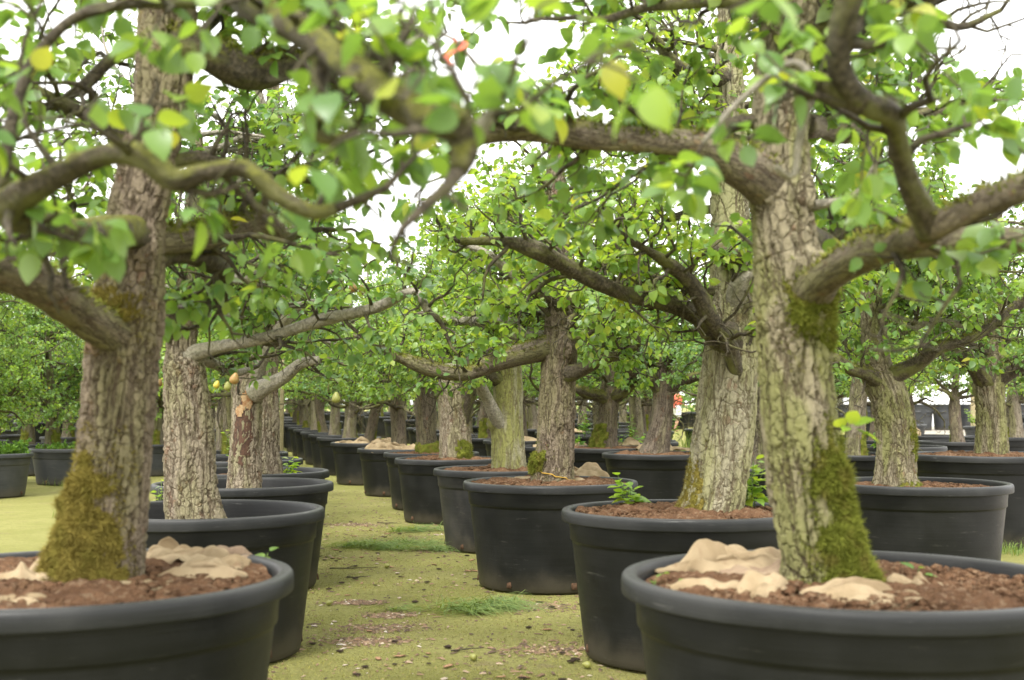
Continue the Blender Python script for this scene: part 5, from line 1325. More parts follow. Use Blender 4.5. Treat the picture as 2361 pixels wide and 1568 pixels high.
# ------------------------------------------------------------------ burlap
def burlap(x, y, z, L, W, rot, h, label, seed, mat='burlap', tilt=0.0, folds=3.0, group='burlap pieces in the tubs'):
    rg = np.random.default_rng(seed); L, W = L * 1.1, W * 1.15
    nu, nv = 64, 44
    u, v = np.meshgrid(np.linspace(-1, 1, nu), np.linspace(-1, 1, nv))
    ph = rg.uniform(0, 6.28, 8)
    # square to ragged blob
    X = u * np.sqrt(1 - v * v / 2 * .75); Yv = v * np.sqrt(1 - u * u / 2 * .75)
    ang = np.arctan2(Yv, X)
    edge = 1 + .13 * np.sin(2 * ang + ph[0]) + .12 * np.sin(3 * ang + ph[1]) + .08 * np.sin(5 * ang + ph[2]) + .05 * np.sin(9 * ang + ph[6])
    X, Yv = X * edge, Yv * edge
    rho = np.clip(np.maximum(abs(u), abs(v)), 0, 1)
    def sm(fr, k):
        return np.array([mnoise.noise((p_[0] * fr + 7.3 * k + seed, p_[1] * fr * 1.5 - 3.1 * k, seed * 1.9)) for p_ in zip(X.ravel(), Yv.ravel())]).reshape(X.shape)
    n1, n2, n3, n4 = sm(.9, 1), sm(1.6, 2), sm(4.0, 3), sm(8.0, 4)
    wv = .5 + .5 * np.sin(folds * (Yv * 1.25 + .6 * n1 * 2 + .25 * X) + ph[3]); wv = np.abs(np.sin(folds * .62 * (Yv * 1.35 + .5 * n1 * 2 + .3 * X) + ph[3])) ** .75; w2 = np.abs(np.sin(folds * .9 * (X * .8 - Yv * .5 + .5 * n2) + ph[7])) ** .8
    crease = 1 - np.clip(np.abs(n2) / .22, 0, 1)
    env = np.clip(1 - rho ** 2.6, 0, 1) ** .5
    Zh = h * env * (.10 + .68 * wv * np.clip(.6 + n1 * 1.1, .15, 1.1) + .30 * np.clip(n2 + .4, 0, 1) * (1 - .5 * X ** 2) - .05 * crease + .05 * n3 + .16 * (w2 - .5) * np.clip(n1 + .5, 0, 1))
    Zh = Zh + .016 * (1 - env) * (np.sin(ang * 6 + ph[4]) + .6 * np.sin(ang * 11 + ph[5])) - .004 + tilt * X * L * .5
    xx = X * L / 2 + .12 * h * np.sin(Yv * 3 + ph[5]) * env; yy = Yv * W / 2 - .35 * Zh * np.cos(folds * (Yv * 1.1 + .55 * n1 * 2) + ph[3]) * .8
    V = np.stack([xx, yy, Zh], -1).reshape(-1, 3)
    cuv = np.stack([X.ravel() * L / 2, Yv.ravel() * W / 2, np.zeros(X.size)], 1)
    # give it thickness: an underside sheet sewn at the border
    a = Acc(); q = grid_quads(nv, nu, False)
    a.add(V, q, cuv=cuv)
    o = put('burlap_cloth', a.mesh('burlap_cloth', M[mat]), None, (x, y, z)); o.rotation_euler = (0, 0, rot)
    md = o.modifiers.new('thickness', 'SOLIDIFY'); md.thickness = .006; md.offset = -1
    tag(o, label, 'cloth', group)
    return o
def on_soil(px, py, zs, dz=.0):
    """point on the soil plane of a tub seen at picture position"""
    u, v = (px - 1180.5) / FPX, (784.0 - py) / FPX
    d = np.array([u, CA - v * SA, SA + v * CA]); t = (zs + dz - CH) / d[2]
    return np.array([0, 0, CH]) + d * t
# right tub
p = on_soil(1655, 1328, ZR1); burlap(p[0], p[1], ZR1 + .01, .34, .17, .15, .125, 'large fold of clean burlap behind the moss-footed trunk', 1)
p = on_soil(1760, 1322, ZR1); burlap(p[0], p[1], ZR1 + .02, .30, .16, .3, .135, 'long rolled burlap leaning on the back of the moss-footed trunk', 2)
p = on_soil(1752, 1340, ZR1); burlap(p[0], p[1], ZR1 + .015, .24, .15, -.1, .085, 'brown stained burlap beside the moss-footed trunk', 3, 'burlap_brown')
p = on_soil(1755, 1378, ZR1); burlap(p[0], p[1], ZR1 + .01, .20, .15, .7, .075, 'small pointed burlap scrap in front of the stained one', 4)
p = on_soil(1640, 1368, ZR1); burlap(p[0], p[1], ZR1 + .008, .24, .14, -.2, .05, 'flat muddy burlap scrap near the tub wall', 5)
p = on_soil(1998, 1394, ZR1); burlap(p[0], p[1], ZR1 + .012, .34, .15, -.05, .075, 'smooth burlap roll lying before the green moss', 6)
p = on_soil(2108, 1368, ZR1); burlap(p[0], p[1], ZR1 + .012, .15, .13, .4, .10, 'upright burlap tuft against the green moss', 7)
# left tub
p = on_soil(100, 1355, ZL1); burlap(p[0], p[1], ZL1 + .012, .24, .17, -.25, .11, 'rounded burlap hood beside the golden moss', 11)
p = on_soil(40, 1400, ZL1); burlap(p[0], p[1], ZL1 + .01, .16, .13, .5, .05, 'little muddy burlap corner by the rounded hood', 12)
p = on_soil(310, 1365, ZL1); burlap(p[0], p[1], ZL1 + .01, .26, .11, .35, .045, 'narrow flat burlap strip in front of the thick trunk', 13)
p = on_soil(470, 1340, ZL1); burlap(p[0], p[1], ZL1 + .012, .27, .16, .1, .075, 'bright burlap fan near the rim of the left tub', 14)
p = on_soil(500, 1320, ZL1); burlap(p[0], p[1], ZL1 + .012, .24, .15, -.3, .075, 'crumpled burlap tongue behind the bright fan', 15)
p = on_soil(425, 1305, ZL1); burlap(p[0], p[1], ZL1 + .02, .32, .16, -.05, .11, 'ruffled burlap heap behind the thick trunk', 16, folds=5)
p = on_soil(355, 1303, ZL1); burlap(p[0], p[1], ZL1 + .015, .2, .15, .3, .10, 'burlap wad tucked against the back of the thick trunk', 17)
p = on_soil(535, 1302, ZL1); burlap(p[0], p[1], ZL1 + .015, .15, .12, .1, .06, 'tan burlap knob by the back rim of the left tub', 18, 'burlap_brown')
# mid tubs
p = on_soil(1358, 1103, ZP3); burlap(p[0], p[1], ZP3 + .012, .30, .22, .2, .13, 'peaked burlap beside the trunk with a yellow cord', 21)
p = on_soil(1292, 1116, ZP3); burlap(p[0], p[1], ZP3 + .012, .34, .2, 0, .07, 'low burlap hump before the trunk with a yellow cord', 22)
p = on_soil(1205, 1110, ZP3); burlap(p[0], p[1], ZP3 + .012, .34, .2, .1, .05, 'flat burlap behind the moss bulge', 23)
p = on_soil(1322, 1098, ZP3); burlap(p[0], p[1], ZP3 + .012, .25, .18, -.3, .08, 'burlap fold tucked behind the trunk with a yellow cord', 24)
burlap(-1.95, 19.0, Z['P7'] + .05, .6, .4, .1, .17, 'long rumpled sacking heap over the rim of an aisle tub', 31, folds=5, group='sacking heaps in the aisle tubs')
burlap(-1.45, 19.0, Z['P7'] + .04, .42, .32, -.2, .15, 'rumpled sacking end beside the dark mossy trunk', 32, folds=4, group='sacking heaps in the aisle tubs')
burlap(-2.8, 21.7, Z['P8'] + .05, .5, .35, .1, .15, 'folded sacking heap on the rim of the next aisle tub', 33, folds=6, group='sacking heaps in the aisle tubs')
burlap(-2.25, 21.75, Z['P8'] + .05, .4, .28, .2, .12, 'folded sacking tail by the black-barked trunk', 34, folds=5, group='sacking heaps in the aisle tubs')
p = on_soil(1515, 1040, ZQ1); burlap(p[0], p[1], ZQ1 + .02, .5, .3, 0, .12, 'burlap mound before the dark forked trunk', 41)
p = on_soil(1575, 1040, ZQ1); burlap(p[0], p[1], ZQ1 + .02, .4, .25, .1, .06, 'burlap strip beside the dark forked trunk', 42)
p = on_soil(1450, 1030, ZQ2); burlap(p[0], p[1], ZQ2 + .02, .35, .25, .2, .13, 'burlap peak beside the candelabra-limbed trunk', 43)
for k, (bx, by, bz) in enumerate(((.75, 19.2, .72), (.15, 21.6, .72), (1.15, 27.8, .75))):
    burlap(bx, by, bz + .03, .8, .5, .1 * k, .15, 'pale sacking heap in a tub of the crowded far rows', 50 + k, folds=5, group='sacking in the far tubs')
burlap(8.15, 25.3, .75, .35, .3, .3, .28, 'upright peak of burlap in the greyish tub', 60, group='sacking in the far tubs')
burlap(5.25, 17.6, .78, .2, .18, .3, .10, 'pale stone-like burlap knob among heart-shaped leaves', 61, group='sacking in the far tubs')

# ------------------------------------------------------------------ seedlings
def seedling(x, y, z, h, label, seed, stems=3, per=7, leaf=.045, spread=.3, mat='leaf_young', lean=(0, 0), name='seedling'):
    rg = np.random.default_rng(seed)
    e = empty(name, (x, y, z)); tag(e, label, 'plant', 'seedlings and weeds in the tubs')
    for k in range(stems):
        a = rg.uniform(0, 6.28)
        hh = h * (1 if k == 0 else rg.uniform(.45, .9))
        d = np.array([math.cos(a) * spread + lean[0], math.sin(a) * spread * .6 + lean[1], 1])
        W = wander(rg, np.array([rg.normal(0, .012), rg.normal(0, .012), -.015]), d, hh, 6, .1, .05, .004, .0018)
        ac = Acc(); add_tube(ac, W, 5); put('stem', ac.mesh('stem', M['stem']), e)
        for q in range(per):
            f = .25 + .75 * q / max(1, per - 1); i = min(5, int(f * 6)); p = W[i, :3] + (W[i + 1, :3] - W[i, :3]) * (f * 6 - i)
            az = q * 2.4 + rg.uniform(-.4, .4)
            dl = np.array([[math.cos(az), math.sin(az), rg.uniform(-.1, .6)]])
            s_ = leaf * (1.15 - .45 * f) * rg.uniform(.8, 1.2)
            m3 = leaf_axes(rg, dl, .25)[0] * s_
            t = p + norm(dl[0]) * s_ * .35
            o = put('leaf', leaf_obj_mesh(int(rg.integers(4)), mat), e)
            o.matrix_basis = Matrix(((*m3[0], t[0]), (*m3[1], t[1]), (*m3[2], t[2]), (0, 0, 0, 1)))
    return e
p = on_soil(1452, 1172, ZP2); seedling(p[0], p[1], ZP2 + .01, .21, 'lime green seedling in front of the broad flaking trunk', 1, 5, 8, .078, .3, 'leaf_lime')
p = on_soil(1730, 1180, ZP2); seedling(p[0], p[1], ZP2 + .01, .40, 'tall bright shoot beside the broad flaking trunk', 2, 6, 14, .08, .14, 'leaf_lime')
p = on_soil(665, 1112, ZL3); seedling(p[0], p[1], ZL3 + .01, .24, 'leafy green seedling beside the torn-bark trunk', 3, 4, 9, .085, .3, 'leaf_lime')
p = on_soil(618, 1115, ZL3); seedling(p[0], p[1], ZL3 + .01, .14, 'thin small seedling between torn trunk and leafy seedling', 4, 1, 5, .055, .1)
p = on_soil(372, 1185, ZL2); seedling(p[0], p[1], ZL2 + .01, .22, 'sparse upright weed beside the cracked buff trunk', 5, 3, 6, .045, .2)
p = on_soil(505, 1182, ZL2); seedling(p[0], p[1], ZL2 + .01, .06, 'tiny two-leaved sprout at the cracked buff trunk', 6, 1, 3, .075, .1)
seedling(-2.42, 11.0, ZL4 + .01, .5, 'yellowish nettle-like weed behind the cracked buff trunk', 7, 4, 14, .06, .2)
seedling(-2.75, 10.9, ZL4 + .01, .3, 'pale variegated weed behind the cracked buff trunk', 8, 3, 10, .06, .2)
for k, (px, py, lb) in enumerate(((1330, 1030, 'broad weed leaves at the tub rim left of the candelabra trunk'), (1432, 1030, 'weed with pale buds beside the candelabra trunk'), (1468, 1028, 'tall thin-leaved weed right of the candelabra trunk'), (1490, 1026, 'round-leaved weed at the rim by the candelabra trunk'))):
    p = on_soil(px, py, ZQ2); seedling(p[0], p[1], ZQ2 + .01, (.16, .2, .5, .16)[k], lb, 20 + k, (3, 2, 2, 2)[k], (6, 6, 14, 4)[k], (.09, .07, .07, .1)[k], .3, 'leaf_weed')
for k, (x, y, lb) in enumerate(((2.55, 21.4, 'tall leggy weed among the far tubs'), (3.1, 24.0, 'leggy weed in front of the walking person'), (2.1, 26.5, 'bushy weed among the far tubs'), (1.45, 24.6, 'weed clump by the far tubs'), (5.2, 17.5, 'heart-leaved climber at the gravel side tub'), (5.45, 17.4, 'drooping heart-leaved shoot at the gravel side tub'))):
    seedling(x, y, .76, (.75, .8, .6, .6, .35, .5)[k], lb, 40 + k, 4, 14, .085, .25, 'leaf_weed')
p = on_soil(1515, 1362, ZR1); seedling(p[0], p[1], ZR1 + .01, .04, 'tiny sprout by the wall of the moss-footed tree tub', 60, 1, 4, .06, .2, 'leaf_weed')
p = on_soil(1590, 1360, ZR1); seedling(p[0], p[1], ZR1 + .01, .035, 'flat little clover among the muddy burlap', 61, 2, 4, .045, .3, 'leaf_weed')
p = on_soil(2130, 1352, ZR1); seedling(p[0], p[1], ZR1 + .05, .03, 'small sprout on top of the burlap tuft', 62, 1, 3, .05, .2, 'leaf_weed')
p = on_soil(600, 1302, ZL1); seedling(p[0], p[1], ZL1 + .01, .05, 'small yellow-green sprout by the rim of the left tub', 63, 2, 4, .05, .2)
# weeds at the foot of the tub with burlap
for k, (px, py) in enumerate(((1163, 1352), (1180, 1356), (1200, 1358), (1215, 1362), (1232, 1363), (1250, 1363), (1275, 1362), (1140, 1348), (1120, 1350))):
    p = on_soil(px, py, .0); seedling(p[0], p[1] - .01, .006, (.10, .06, .05, .05, .08, .11, .07, .05, .06)[k], 'little clover-leaved weed sprouting at the foot of a black tub', 80 + k, 2, 6, .032, .5, 'leaf_weed')

# ------------------------------------------------------------------ pears
def pear_mesh(mat):
    prof = [(0.001, -.5), (.16, -.49), (.30, -.42), (.385, -.28), (.40, -.12), (.34, .08), (.235, .26), (.165, .38), (.10, .455), (.02, .48)]
    a = Acc(); lathe(a, prof, 18, wob=.02)
    return a.mesh('pear', M[mat])
PEAR = {k: pear_mesh(k) for k in ('pear', 'pear_green', 'pear_yellow')}
def hang_pear(tree, px, py, Y, size, kind):
    p = at(px, py, Y) - tree.base
    o = put('pear', PEAR[kind], tree.e, tuple(p)); size *= .86; o.scale = (size, size, size); o.rotation_euler = (RNG.uniform(-.3, .3), RNG.uniform(-.3, .3), RNG.uniform(0, 6))
    a = Acc(); add_tube(a, resample([[0, 0, .46, .03], [.05, .02, .8, .025], [.02, .1, 1.15, .03]], .2), 5)
    s_ = put('stalk', a.mesh('stalk', M['stem']), o)
TR = {t.seed: t for t in TREES}
L1, R1, P2, P3, L2, L3 = TR[102], TR[101], TR[103], TR[104], TR[108], TR[109]
for (px, py, Y, s_, k) in ((500, 886, 6.75, .052, 'pear_yellow'), (541, 872, 6.6, .075, 'pear'), (813, 662, 6.6, .07, 'pear'), (835, 668, 6.7, .06, 'pear'), (588, 657, 6.7, .065, 'pear'), (503, 731, 6.8, .07, 'pear'), (368, 882, 7.3, .055, 'pear'), (525, 890, 6.7, .06, 'pear_green')):
    hang_pear(L2, px, py, Y, s_, k)
for (px, py, Y, s_, k) in ((482, 230, 9.3, .07, 'pear'), (560, 304, 9.4, .065, 'pear'), (455, 193, 9.5, .06, 'pear'), (806, 305, 9.3, .06, 'pear')):
    hang_pear(L3, px, py, Y, s_, k)
hang_pear(P3, 775, 916, 9.3, .10, 'pear_green')

# ------------------------------------------------------------------ litter on the ground
FALL = 'small things lying on the mossy ground'
def lump_mesh(mat, seed, flat=.6):
    rg = np.random.default_rng(seed); a = Acc()
    th = np.linspace(0, 6.283, 8, endpoint=False); V = [(0, 0, -.5 * flat)]
    for z, r in ((-.3, .75), (.1, 1.0), (.4, .6)):
        for t in th: V.append((r * math.cos(t) * rg.uniform(.7, 1.2), r * math.sin(t) * rg.uniform(.7, 1.2), z * flat + rg.normal(0, .05)))
    V.append((0, 0, .5 * flat)); T, Q = [], []
    for j in range(8):
        T.append((0, 1 + (j + 1) % 8, 1 + j)); T.append((25, 17 + j, 17 + (j + 1) % 8))
        for k in range(2): b = 1 + 8 * k; Q.append((b + j, b + (j + 1) % 8, b + 8 + (j + 1) % 8, b + 8 + j))
    a.add(V, Q, T); return a.mesh('lump', M[mat])
M['clod'] = plain('clod_soil', (.15, .095, .055), rough=.95, nscale=25, col2=(.075, .05, .032), bump=.2, bscale=8)
M['stone'] = plain('pale_stone', (.44, .38, .30), rough=.8, nscale=4, col2=(.33, .25, .18))
M['chip'] = plain('bark_chip', (.33, .20, .11), rough=.9, nscale=8, col2=(.2, .11, .06))
CL = [lump_mesh('clod', k) for k in range(3)]; ST = [lump_mesh('stone', k + 5, .5) for k in range(2)]; CH_ = [lump_mesh('chip', k + 9, .25) for k in range(2)]
def ground_spot():
    while True:
        y = RNG.uniform(4.6, 15); x = RNG.uniform(-1.6, 1.1) - .03 * y
        ok = True
        for (cx, cy, r) in ((1.115, 4.11, .66), (.983, 7.04, .6), (.3, 9.76, .58), (-.1, 12.2, .57), (-.77, 15, .56), (-1.487, 4.13, .66), (-1.78, 7.1, .6), (-2.09, 9.66, .6), (-2.38, 11.4, .6), (-3.03, 13.8, .6)):
            if math.hypot(x - cx, y - cy) < r: ok = False
        if ok: return x, y
for k in range(110):
    x, y = ground_spot(); s_ = RNG.uniform(.010, .026)
    o = put('soil_clod', CL[k % 3], None, (x, y, .004 + s_ * .25)); o.scale = (s_ * 1.2, s_, s_ * .8); o.rotation_euler = (0, 0, RNG.uniform(0, 6))
    tag(o, 'small dark crumb of soil lying on the mossy ground', 'soil clod', FALL)
for k in range(22):
    x, y = ground_spot(); s_ = RNG.uniform(.012, .024)
    o = put('stone', ST[k % 2], None, (x, y, .004 + s_ * .2)); o.scale = (s_ * 1.3, s_, s_); o.rotation_euler = (0, 0, RNG.uniform(0, 6))
    tag(o, 'small pale stone lying on the mossy ground', 'stone', FALL)
for k in range(90):
    x, y = ground_spot(); s_ = RNG.uniform(.014, .032)
    o = put('bark_chip', CH_[k % 2], None, (x, y, .005 + s_ * .1)); o.scale = (s_ * 1.5, s_ * .7, s_); o.rotation_euler = (0, RNG.uniform(-.15, .15), RNG.uniform(0, 6))
    tag(o, 'curled brown bark chip lying on the mossy ground', 'bark chip', FALL)
for k, (px, py) in enumerate(((893, 1305), (1108, 1322), (1413, 1590), (760, 1390), (1352, 1533), (1090, 1515), (1070, 1260))):
    p = on_soil(px, py, .02)
    o = put('fallen_pear', PEAR['pear_green'], None, (p[0], p[1], .021)); o.scale = (.05, .05, .05); o.rotation_euler = (R(80), 0, RNG.uniform(0, 6))
    tag(o, 'little green windfall pear lying on the mossy ground', 'pear', FALL)
for k, (px, py, L, an) in enumerate(((760, 1310, .42, .2), (870, 1205, .35, -.3), (1090, 1335, .3, .5), (800, 1330, .25, -.6), (1040, 1500, .2, .3), (900, 1250, .25, .1))):
    p = on_soil(px, py, .01); rg = np.random.default_rng(900 + k)
    W = wander(rg, np.zeros(3), np.array([math.cos(an), math.sin(an), 0]), L, 6, .2, 0, .006, .002); W[:, 2] = .006 + abs(W[:, 2]) * .15
    a = Acc(); add_tube(a, W, 5)
    W2 = wander(rg, W[2, :3], np.array([math.cos(an + .8), math.sin(an + .8), .1]), L * .4, 4, .2, 0, .004, .0015); W2[:, 2] = .006 + abs(W2[:, 2]) * .2
    add_tube(a, W2, 4)
    o = put('fallen_twig', a.mesh('fallen_twig', M['limb']), None, (p[0], p[1], .004))
    tag(o, 'thin dark fallen twig lying on the mossy ground', 'twig', FALL)
def litter():
    rg = np.random.default_rng(55); a = Acc()
    cl = [(p[0], p[1], r) for p, r in ((on_soil(870, 1450, 0), .28), (on_soil(840, 1480, 0), .2), (on_soil(900, 1420, 0), .15), (on_soil(1010, 1270, 0), .25), (on_soil(830, 1390, 0), .15), (on_soil(1230, 1400, 0), .25), (on_soil(1250, 1500, 0), .3), (on_soil(820, 1210, 0), .3))]
    N = 14000; P = []
    while len(P) < N:
        if rg.uniform() < .35:
            c = cl[int(rg.integers(len(cl)))]; x, y = c[0] + rg.normal(0, c[2] * .6), c[1] + rg.normal(0, c[2] * .35)
        else:
            y = 4.2 + 16 * rg.uniform() ** 1.3; x = rg.uniform(-2.0, 1.3) - .1 * (y - 6)
        P.append((x, y, .004))
    P = np.array(P); n = len(P)
    s_ = .0032 + .013 * rg.uniform(0, 1, n) ** 3.5
    th = rg.uniform(0, 6.283, n); c, sn = np.cos(th), np.sin(th)
    base = np.array([(-1, -.5, 0), (1, -.5, 0), (1, .5, 0), (-1, .5, 0), (0, 0, .6)])
    V = np.repeat(base[None], n, 0) * rg.uniform(.6, 1.4, (n, 5, 1)); V[:, :, 0] *= rg.uniform(.7, 2.2, (n, 1))
    W = np.stack([V[..., 0] * c[:, None] - V[..., 1] * sn[:, None], V[..., 0] * sn[:, None] + V[..., 1] * c[:, None], V[..., 2]], -1) * s_[:, None, None] + P[:, None]
    o5 = (np.arange(n) * 5)[:, None, None]; T = np.array([(0, 1, 4), (1, 2, 4), (2, 3, 4), (3, 0, 4)])[None] + o5
    a.add(W.reshape(-1, 3), None, T.reshape(-1, 3), lv=np.repeat(rg.uniform(0, 1, n), 5))
    m, nt, b, out = newmat('litter')
    nt.links.new(ramp(nt, attr(nt, 'lv').outputs['Fac'], [(0, (.07, .045, .03)), (.5, (.15, .092, .05)), (.85, (.24, .155, .09)), (.97, (.36, .28, .19)), (1, (.5, .45, .38))]), b.inputs['Base Color']); b.inputs['Roughness'].default_value = .95
    o = put('ground_litter', a.mesh('ground_litter', m, smooth=False)); tag(o, 'fine scattered soil crumbs and bark bits over the aisle', 'litter', kind='stuff')
litter()
def moss_carpet():
    rg = np.random.default_rng(61); a = Acc(); n = 150000
    y = 4.3 * (16 / 4.3) ** rg.uniform(0, 1, n); x = rg.uniform(-2.3, 1.5, n) - .12 * (y - 6)
    f = np.sin(x * 3.1 + 1.3 * np.sin(y * 2.3)) + np.sin(y * 4.3 + 2 * np.sin(x * 1.7)) + .7 * np.sin(x * 9.7 + y * 7.1) + .5 * np.sin(x * 17 - y * 13)
    k = rg.uniform(-2.2, 2.6, n) < f
    P = np.stack([x[k], y[k], np.full(k.sum(), .004)], 1)
    add_moss_blades(a, P, np.tile([0, 0, 1.0], (len(P), 1)), rg, .008, .0028)
    o = put('moss_carpet', a.mesh('moss_carpet', moss_mat('carpet_moss', (.20, .185, .05), (.34, .33, .085), (.30, .24, .11)))); tag(o, 'low olive moss carpeting the aisle between the tubs', 'moss', kind='stuff')
moss_carpet()
M['grass'] = leaf_mat('grass', [(0, (.06, .13, .014)), (.6, (.12, .21, .022)), (1, (.26, .29, .05))], trans=.3, rough=.9)
def grass(name, x, y, z, n, rx, ry, hmin, hmax, lay, label, seed, cat='grass', width=.0034, an=0.0, group=None):
    n = int(n * 1.3) if lay else n
    rg = np.random.default_rng(seed); a = Acc(); K = 5
    px, py = rg.normal(0, rx * .45, n), rg.normal(0, ry * .45, n)
    if lay:
        cc = rg.normal(0, 1, (7, 2)) * np.array([rx * .55, ry * .5]); ci = rg.integers(0, 7, n); px, py = cc[ci, 0] + rg.normal(0, rx * .13, n), cc[ci, 1] + rg.normal(0, ry * .16, n)
    L = rg.uniform(hmin, hmax, n); L = L * (1 + .4 * lay); th = (rg.normal(an, .9, n) + np.pi * (rg.uniform(0, 1, n) < .35)) if lay else rg.uniform(0, 6.28, n)
    f = np.linspace(0, 1, K)[None]
    if lay:
        zc = .004 + np.abs(rg.normal(0, .03, n))[:, None] * np.sin(f * np.pi) + (rg.uniform(0, .055, n) * np.exp(-(px / (rx * .45)) ** 2))[:, None] * (1 - .6 * f)
        hx = f * L[:, None]
    else:
        bend = rg.uniform(.1, .8, n)[:, None]
        zc = L[:, None] * (f - .35 * bend * f ** 2); hx = L[:, None] * bend * f ** 2
    curl = rg.normal(0, .5, n)[:, None] * f
    X = px[:, None] + hx * np.cos(th[:, None] + curl); Yv = py[:, None] + hx * np.sin(th[:, None] + curl)
    w = width * (1 - .9 * f); nx, ny = -np.sin(th)[:, None] * w, np.cos(th)[:, None] * w
    V = np.stack([np.stack([X - nx, Yv - ny, zc], -1), np.stack([X + nx, Yv + ny, zc + .001], -1)], 2)   # n,K,2,3
    i = np.arange(K - 1); q = np.stack([2 * i, 2 * i + 1, 2 * i + 3, 2 * i + 2], 1)
    Q = q[None] + (np.arange(n) * K * 2)[:, None, None]
    a.add(V.reshape(-1, 3), Q.reshape(-1, 4), lv=np.repeat(rg.uniform(0, 1, n), K * 2))
    o = put(name, a.mesh(name, M['grass']), None, (x, y, z)); tag(o, label, cat, group, 'stuff')
for k, (px, py, n, rx, ry, lb) in enumerate(((850, 1262, 520, .5, .3, 'pulled green grass heap lying across the aisle'), (960, 1270, 260, .45, .15, 'pulled grass strands trailing toward the dusty tub'), (975, 1225, 200, .3, .2, 'small heap of pulled grass before the dusty tub'), (1140, 1405, 420, .32, .16, 'loose cut grass lying before the black tub with weeds'), (1030, 1412, 120, .3, .15, 'thin scatter of cut grass beside the loose cut grass'))):
    p = on_soil(px, py, 0); grass('pulled_grass', p[0], p[1], .004, n, rx, ry, .08, .26, True, lb, 70 + k, an=(.2, 0, .3, .1, 3)[k], group='pulled grass on the ground')
grass('grass_tuft', -5.2, 15.6, .0, 260, .5, .35, .06, .22, False, 'straw-green grass tuft before the handled grey tub', 81)
p = on_soil(178, 1120, 0); grass('grass_tuft', p[0], p[1], 0, 420, .5, .3, .06, .22, False, 'yellowing grass beside the handled grey tub', 82)
p = on_soil(365, 1065, 0); grass('grass_tuft', p[0], p[1], 0, 700, 1.4, 1.2, .04, .12, False, 'bright short grass far down the left aisle', 83, width=.006)
p = on_soil(2335, 1275, 0.01); grass('grass_tuft', p[0], p[1], .01, 260, .35, .3, .04, .14, False, 'grass growing through the gravel beside the scratched tub', 84)
for k, (x, y) in enumerate(((2.0, 33), (4.6, 29.8), (-1.5, 35), (.7, 36), (3.2, 37))):
    grass('grass_tuft', x, y, float(ground_z(x, y)), 500, 1.3, 1.2, .4, 1.0, False, 'long pale grass growing among the far tubs', 90 + k, width=.008, group='long grass among the far tubs')

# ------------------------------------------------------------------ ribbons and stakes
def ribbon(px, py, Y, L, label, seed):
    rg = np.random.default_rng(seed); a = Acc(); n = 12
    p = at(px, py, Y); t = np.linspace(0, 1, n)
    c = np.stack([.02 * np.sin(t * 5 + seed) , .015 * np.cos(t * 4), -L * t], 1); w = .008 * (1 - .2 * t); tw = t * 1.1 - .4
    V = np.stack([c - np.stack([w * np.cos(tw), w * np.sin(tw), 0 * t], 1), c + np.stack([w * np.cos(tw), w * np.sin(tw), 0 * t], 1)], 1)
    a.add(V.reshape(-1, 3), [(2 * i, 2 * i + 1, 2 * i + 3, 2 * i + 2) for i in range(n - 1)])
    kk = Acc(); th = np.linspace(0, 6.283, 14); add_tube(kk, np.stack([0 * th, .006 * np.cos(th), .006 * np.sin(th), 0 * th + .0025], 1), 5, cap=False)
    e = empty('marker_ribbon', tuple(p)); tag(e, label, 'ribbon', 'coral marker ribbons')
    o = put('tail', a.mesh('tail', M['ribbon']), e); md = o.modifiers.new('thickness', 'SOLIDIFY'); md.thickness = .001
    put('knot', kk.mesh('knot', M['ribbon']), e)
ribbon(1050, 92, 2.69, .06, 'coral marker ribbon hanging from a thin twig against the sky', 1)
ribbon(1126, 170, 2.77, .05, 'coral marker ribbon half hidden among blurred leaves', 2)
def stake(x, y, h, r, label, seed, z0=None):
    a = Acc(); z = float(ground_z(x, y)) if z0 is None else z0
    add_tube(a, resample([[0, 0, 0, r], [.01, 0, h * .5, r * .97], [.015, .01, h, r * .9]], .1), 10, lobes=.03, seed=seed)
    o = put('support_stake', a.mesh('support_stake', M['stake']), None, (x, y, z)); tag(o, label, 'stake', 'wooden stakes in the yard')
for k, (px, py, Y) in enumerate(((1990, 985, 38), (2058, 985, 39), (2015, 985, 40), (2245, 990, 41), (2100, 985, 43))):
    p = at(px, py, Y); stake(p[0], p[1], 2.6, .07 if k != 3 else .1, 'pale wooden stake standing among the grey yard bins', 40 + k)
p = at(648, 1000, 27); stake(p[0], p[1], 2.4, .05, 'single pale stake behind the torn-bark trunk', 50)

# ------------------------------------------------------------------ yard bins, tunnel, person
def bin_(x, y, D, H, label, seed):
    z = float(ground_z(x, y)) + .014
    e = empty('storage_bin', (x, y, z)); tag(e, label, 'bin', 'large grey bins in the gravel yard')
    b, r = pot_meshes(D / 2, H, 'pot_grey', 'pot_grey', .004, 0, 56); put('body', b, e); put('rim', r, e)
    for a0 in np.arange(0, 6.28, 6.283 / 6):
        ac = Acc(); rr = (.81 + .135 * .7) * D / 2 + .006
        V = []
        for (du, dz, dr) in ((-.14, -.05, 0), (.14, -.05, 0), (.14, .05, 0), (-.14, .05, 0), (-.12, -.035, .02), (.12, -.035, .02), (.12, .035, .02), (-.12, .035, .02)):
            V.append(((rr + dr) * math.cos(a0 + du / rr), (rr + dr) * math.sin(a0 + du / rr), H * .7 + dz))
        ac.add(V, [(4, 5, 6, 7), (0, 1, 5, 4), (1, 2, 6, 5), (2, 3, 7, 6), (3, 0, 4, 7)])
        put('grip_panel', ac.mesh('grip_panel', M['pot_grey'], smooth=False), e)
for k, px in enumerate((1960, 2010, 2062, 2122, 2180, 2238, 2300, 2352)):
    p = at(px, 990, 52.5 + (k % 3) * .5); bin_(p[0], p[1], 1.12, 1.1, 'large round grey storage bin in the gravel yard', k)
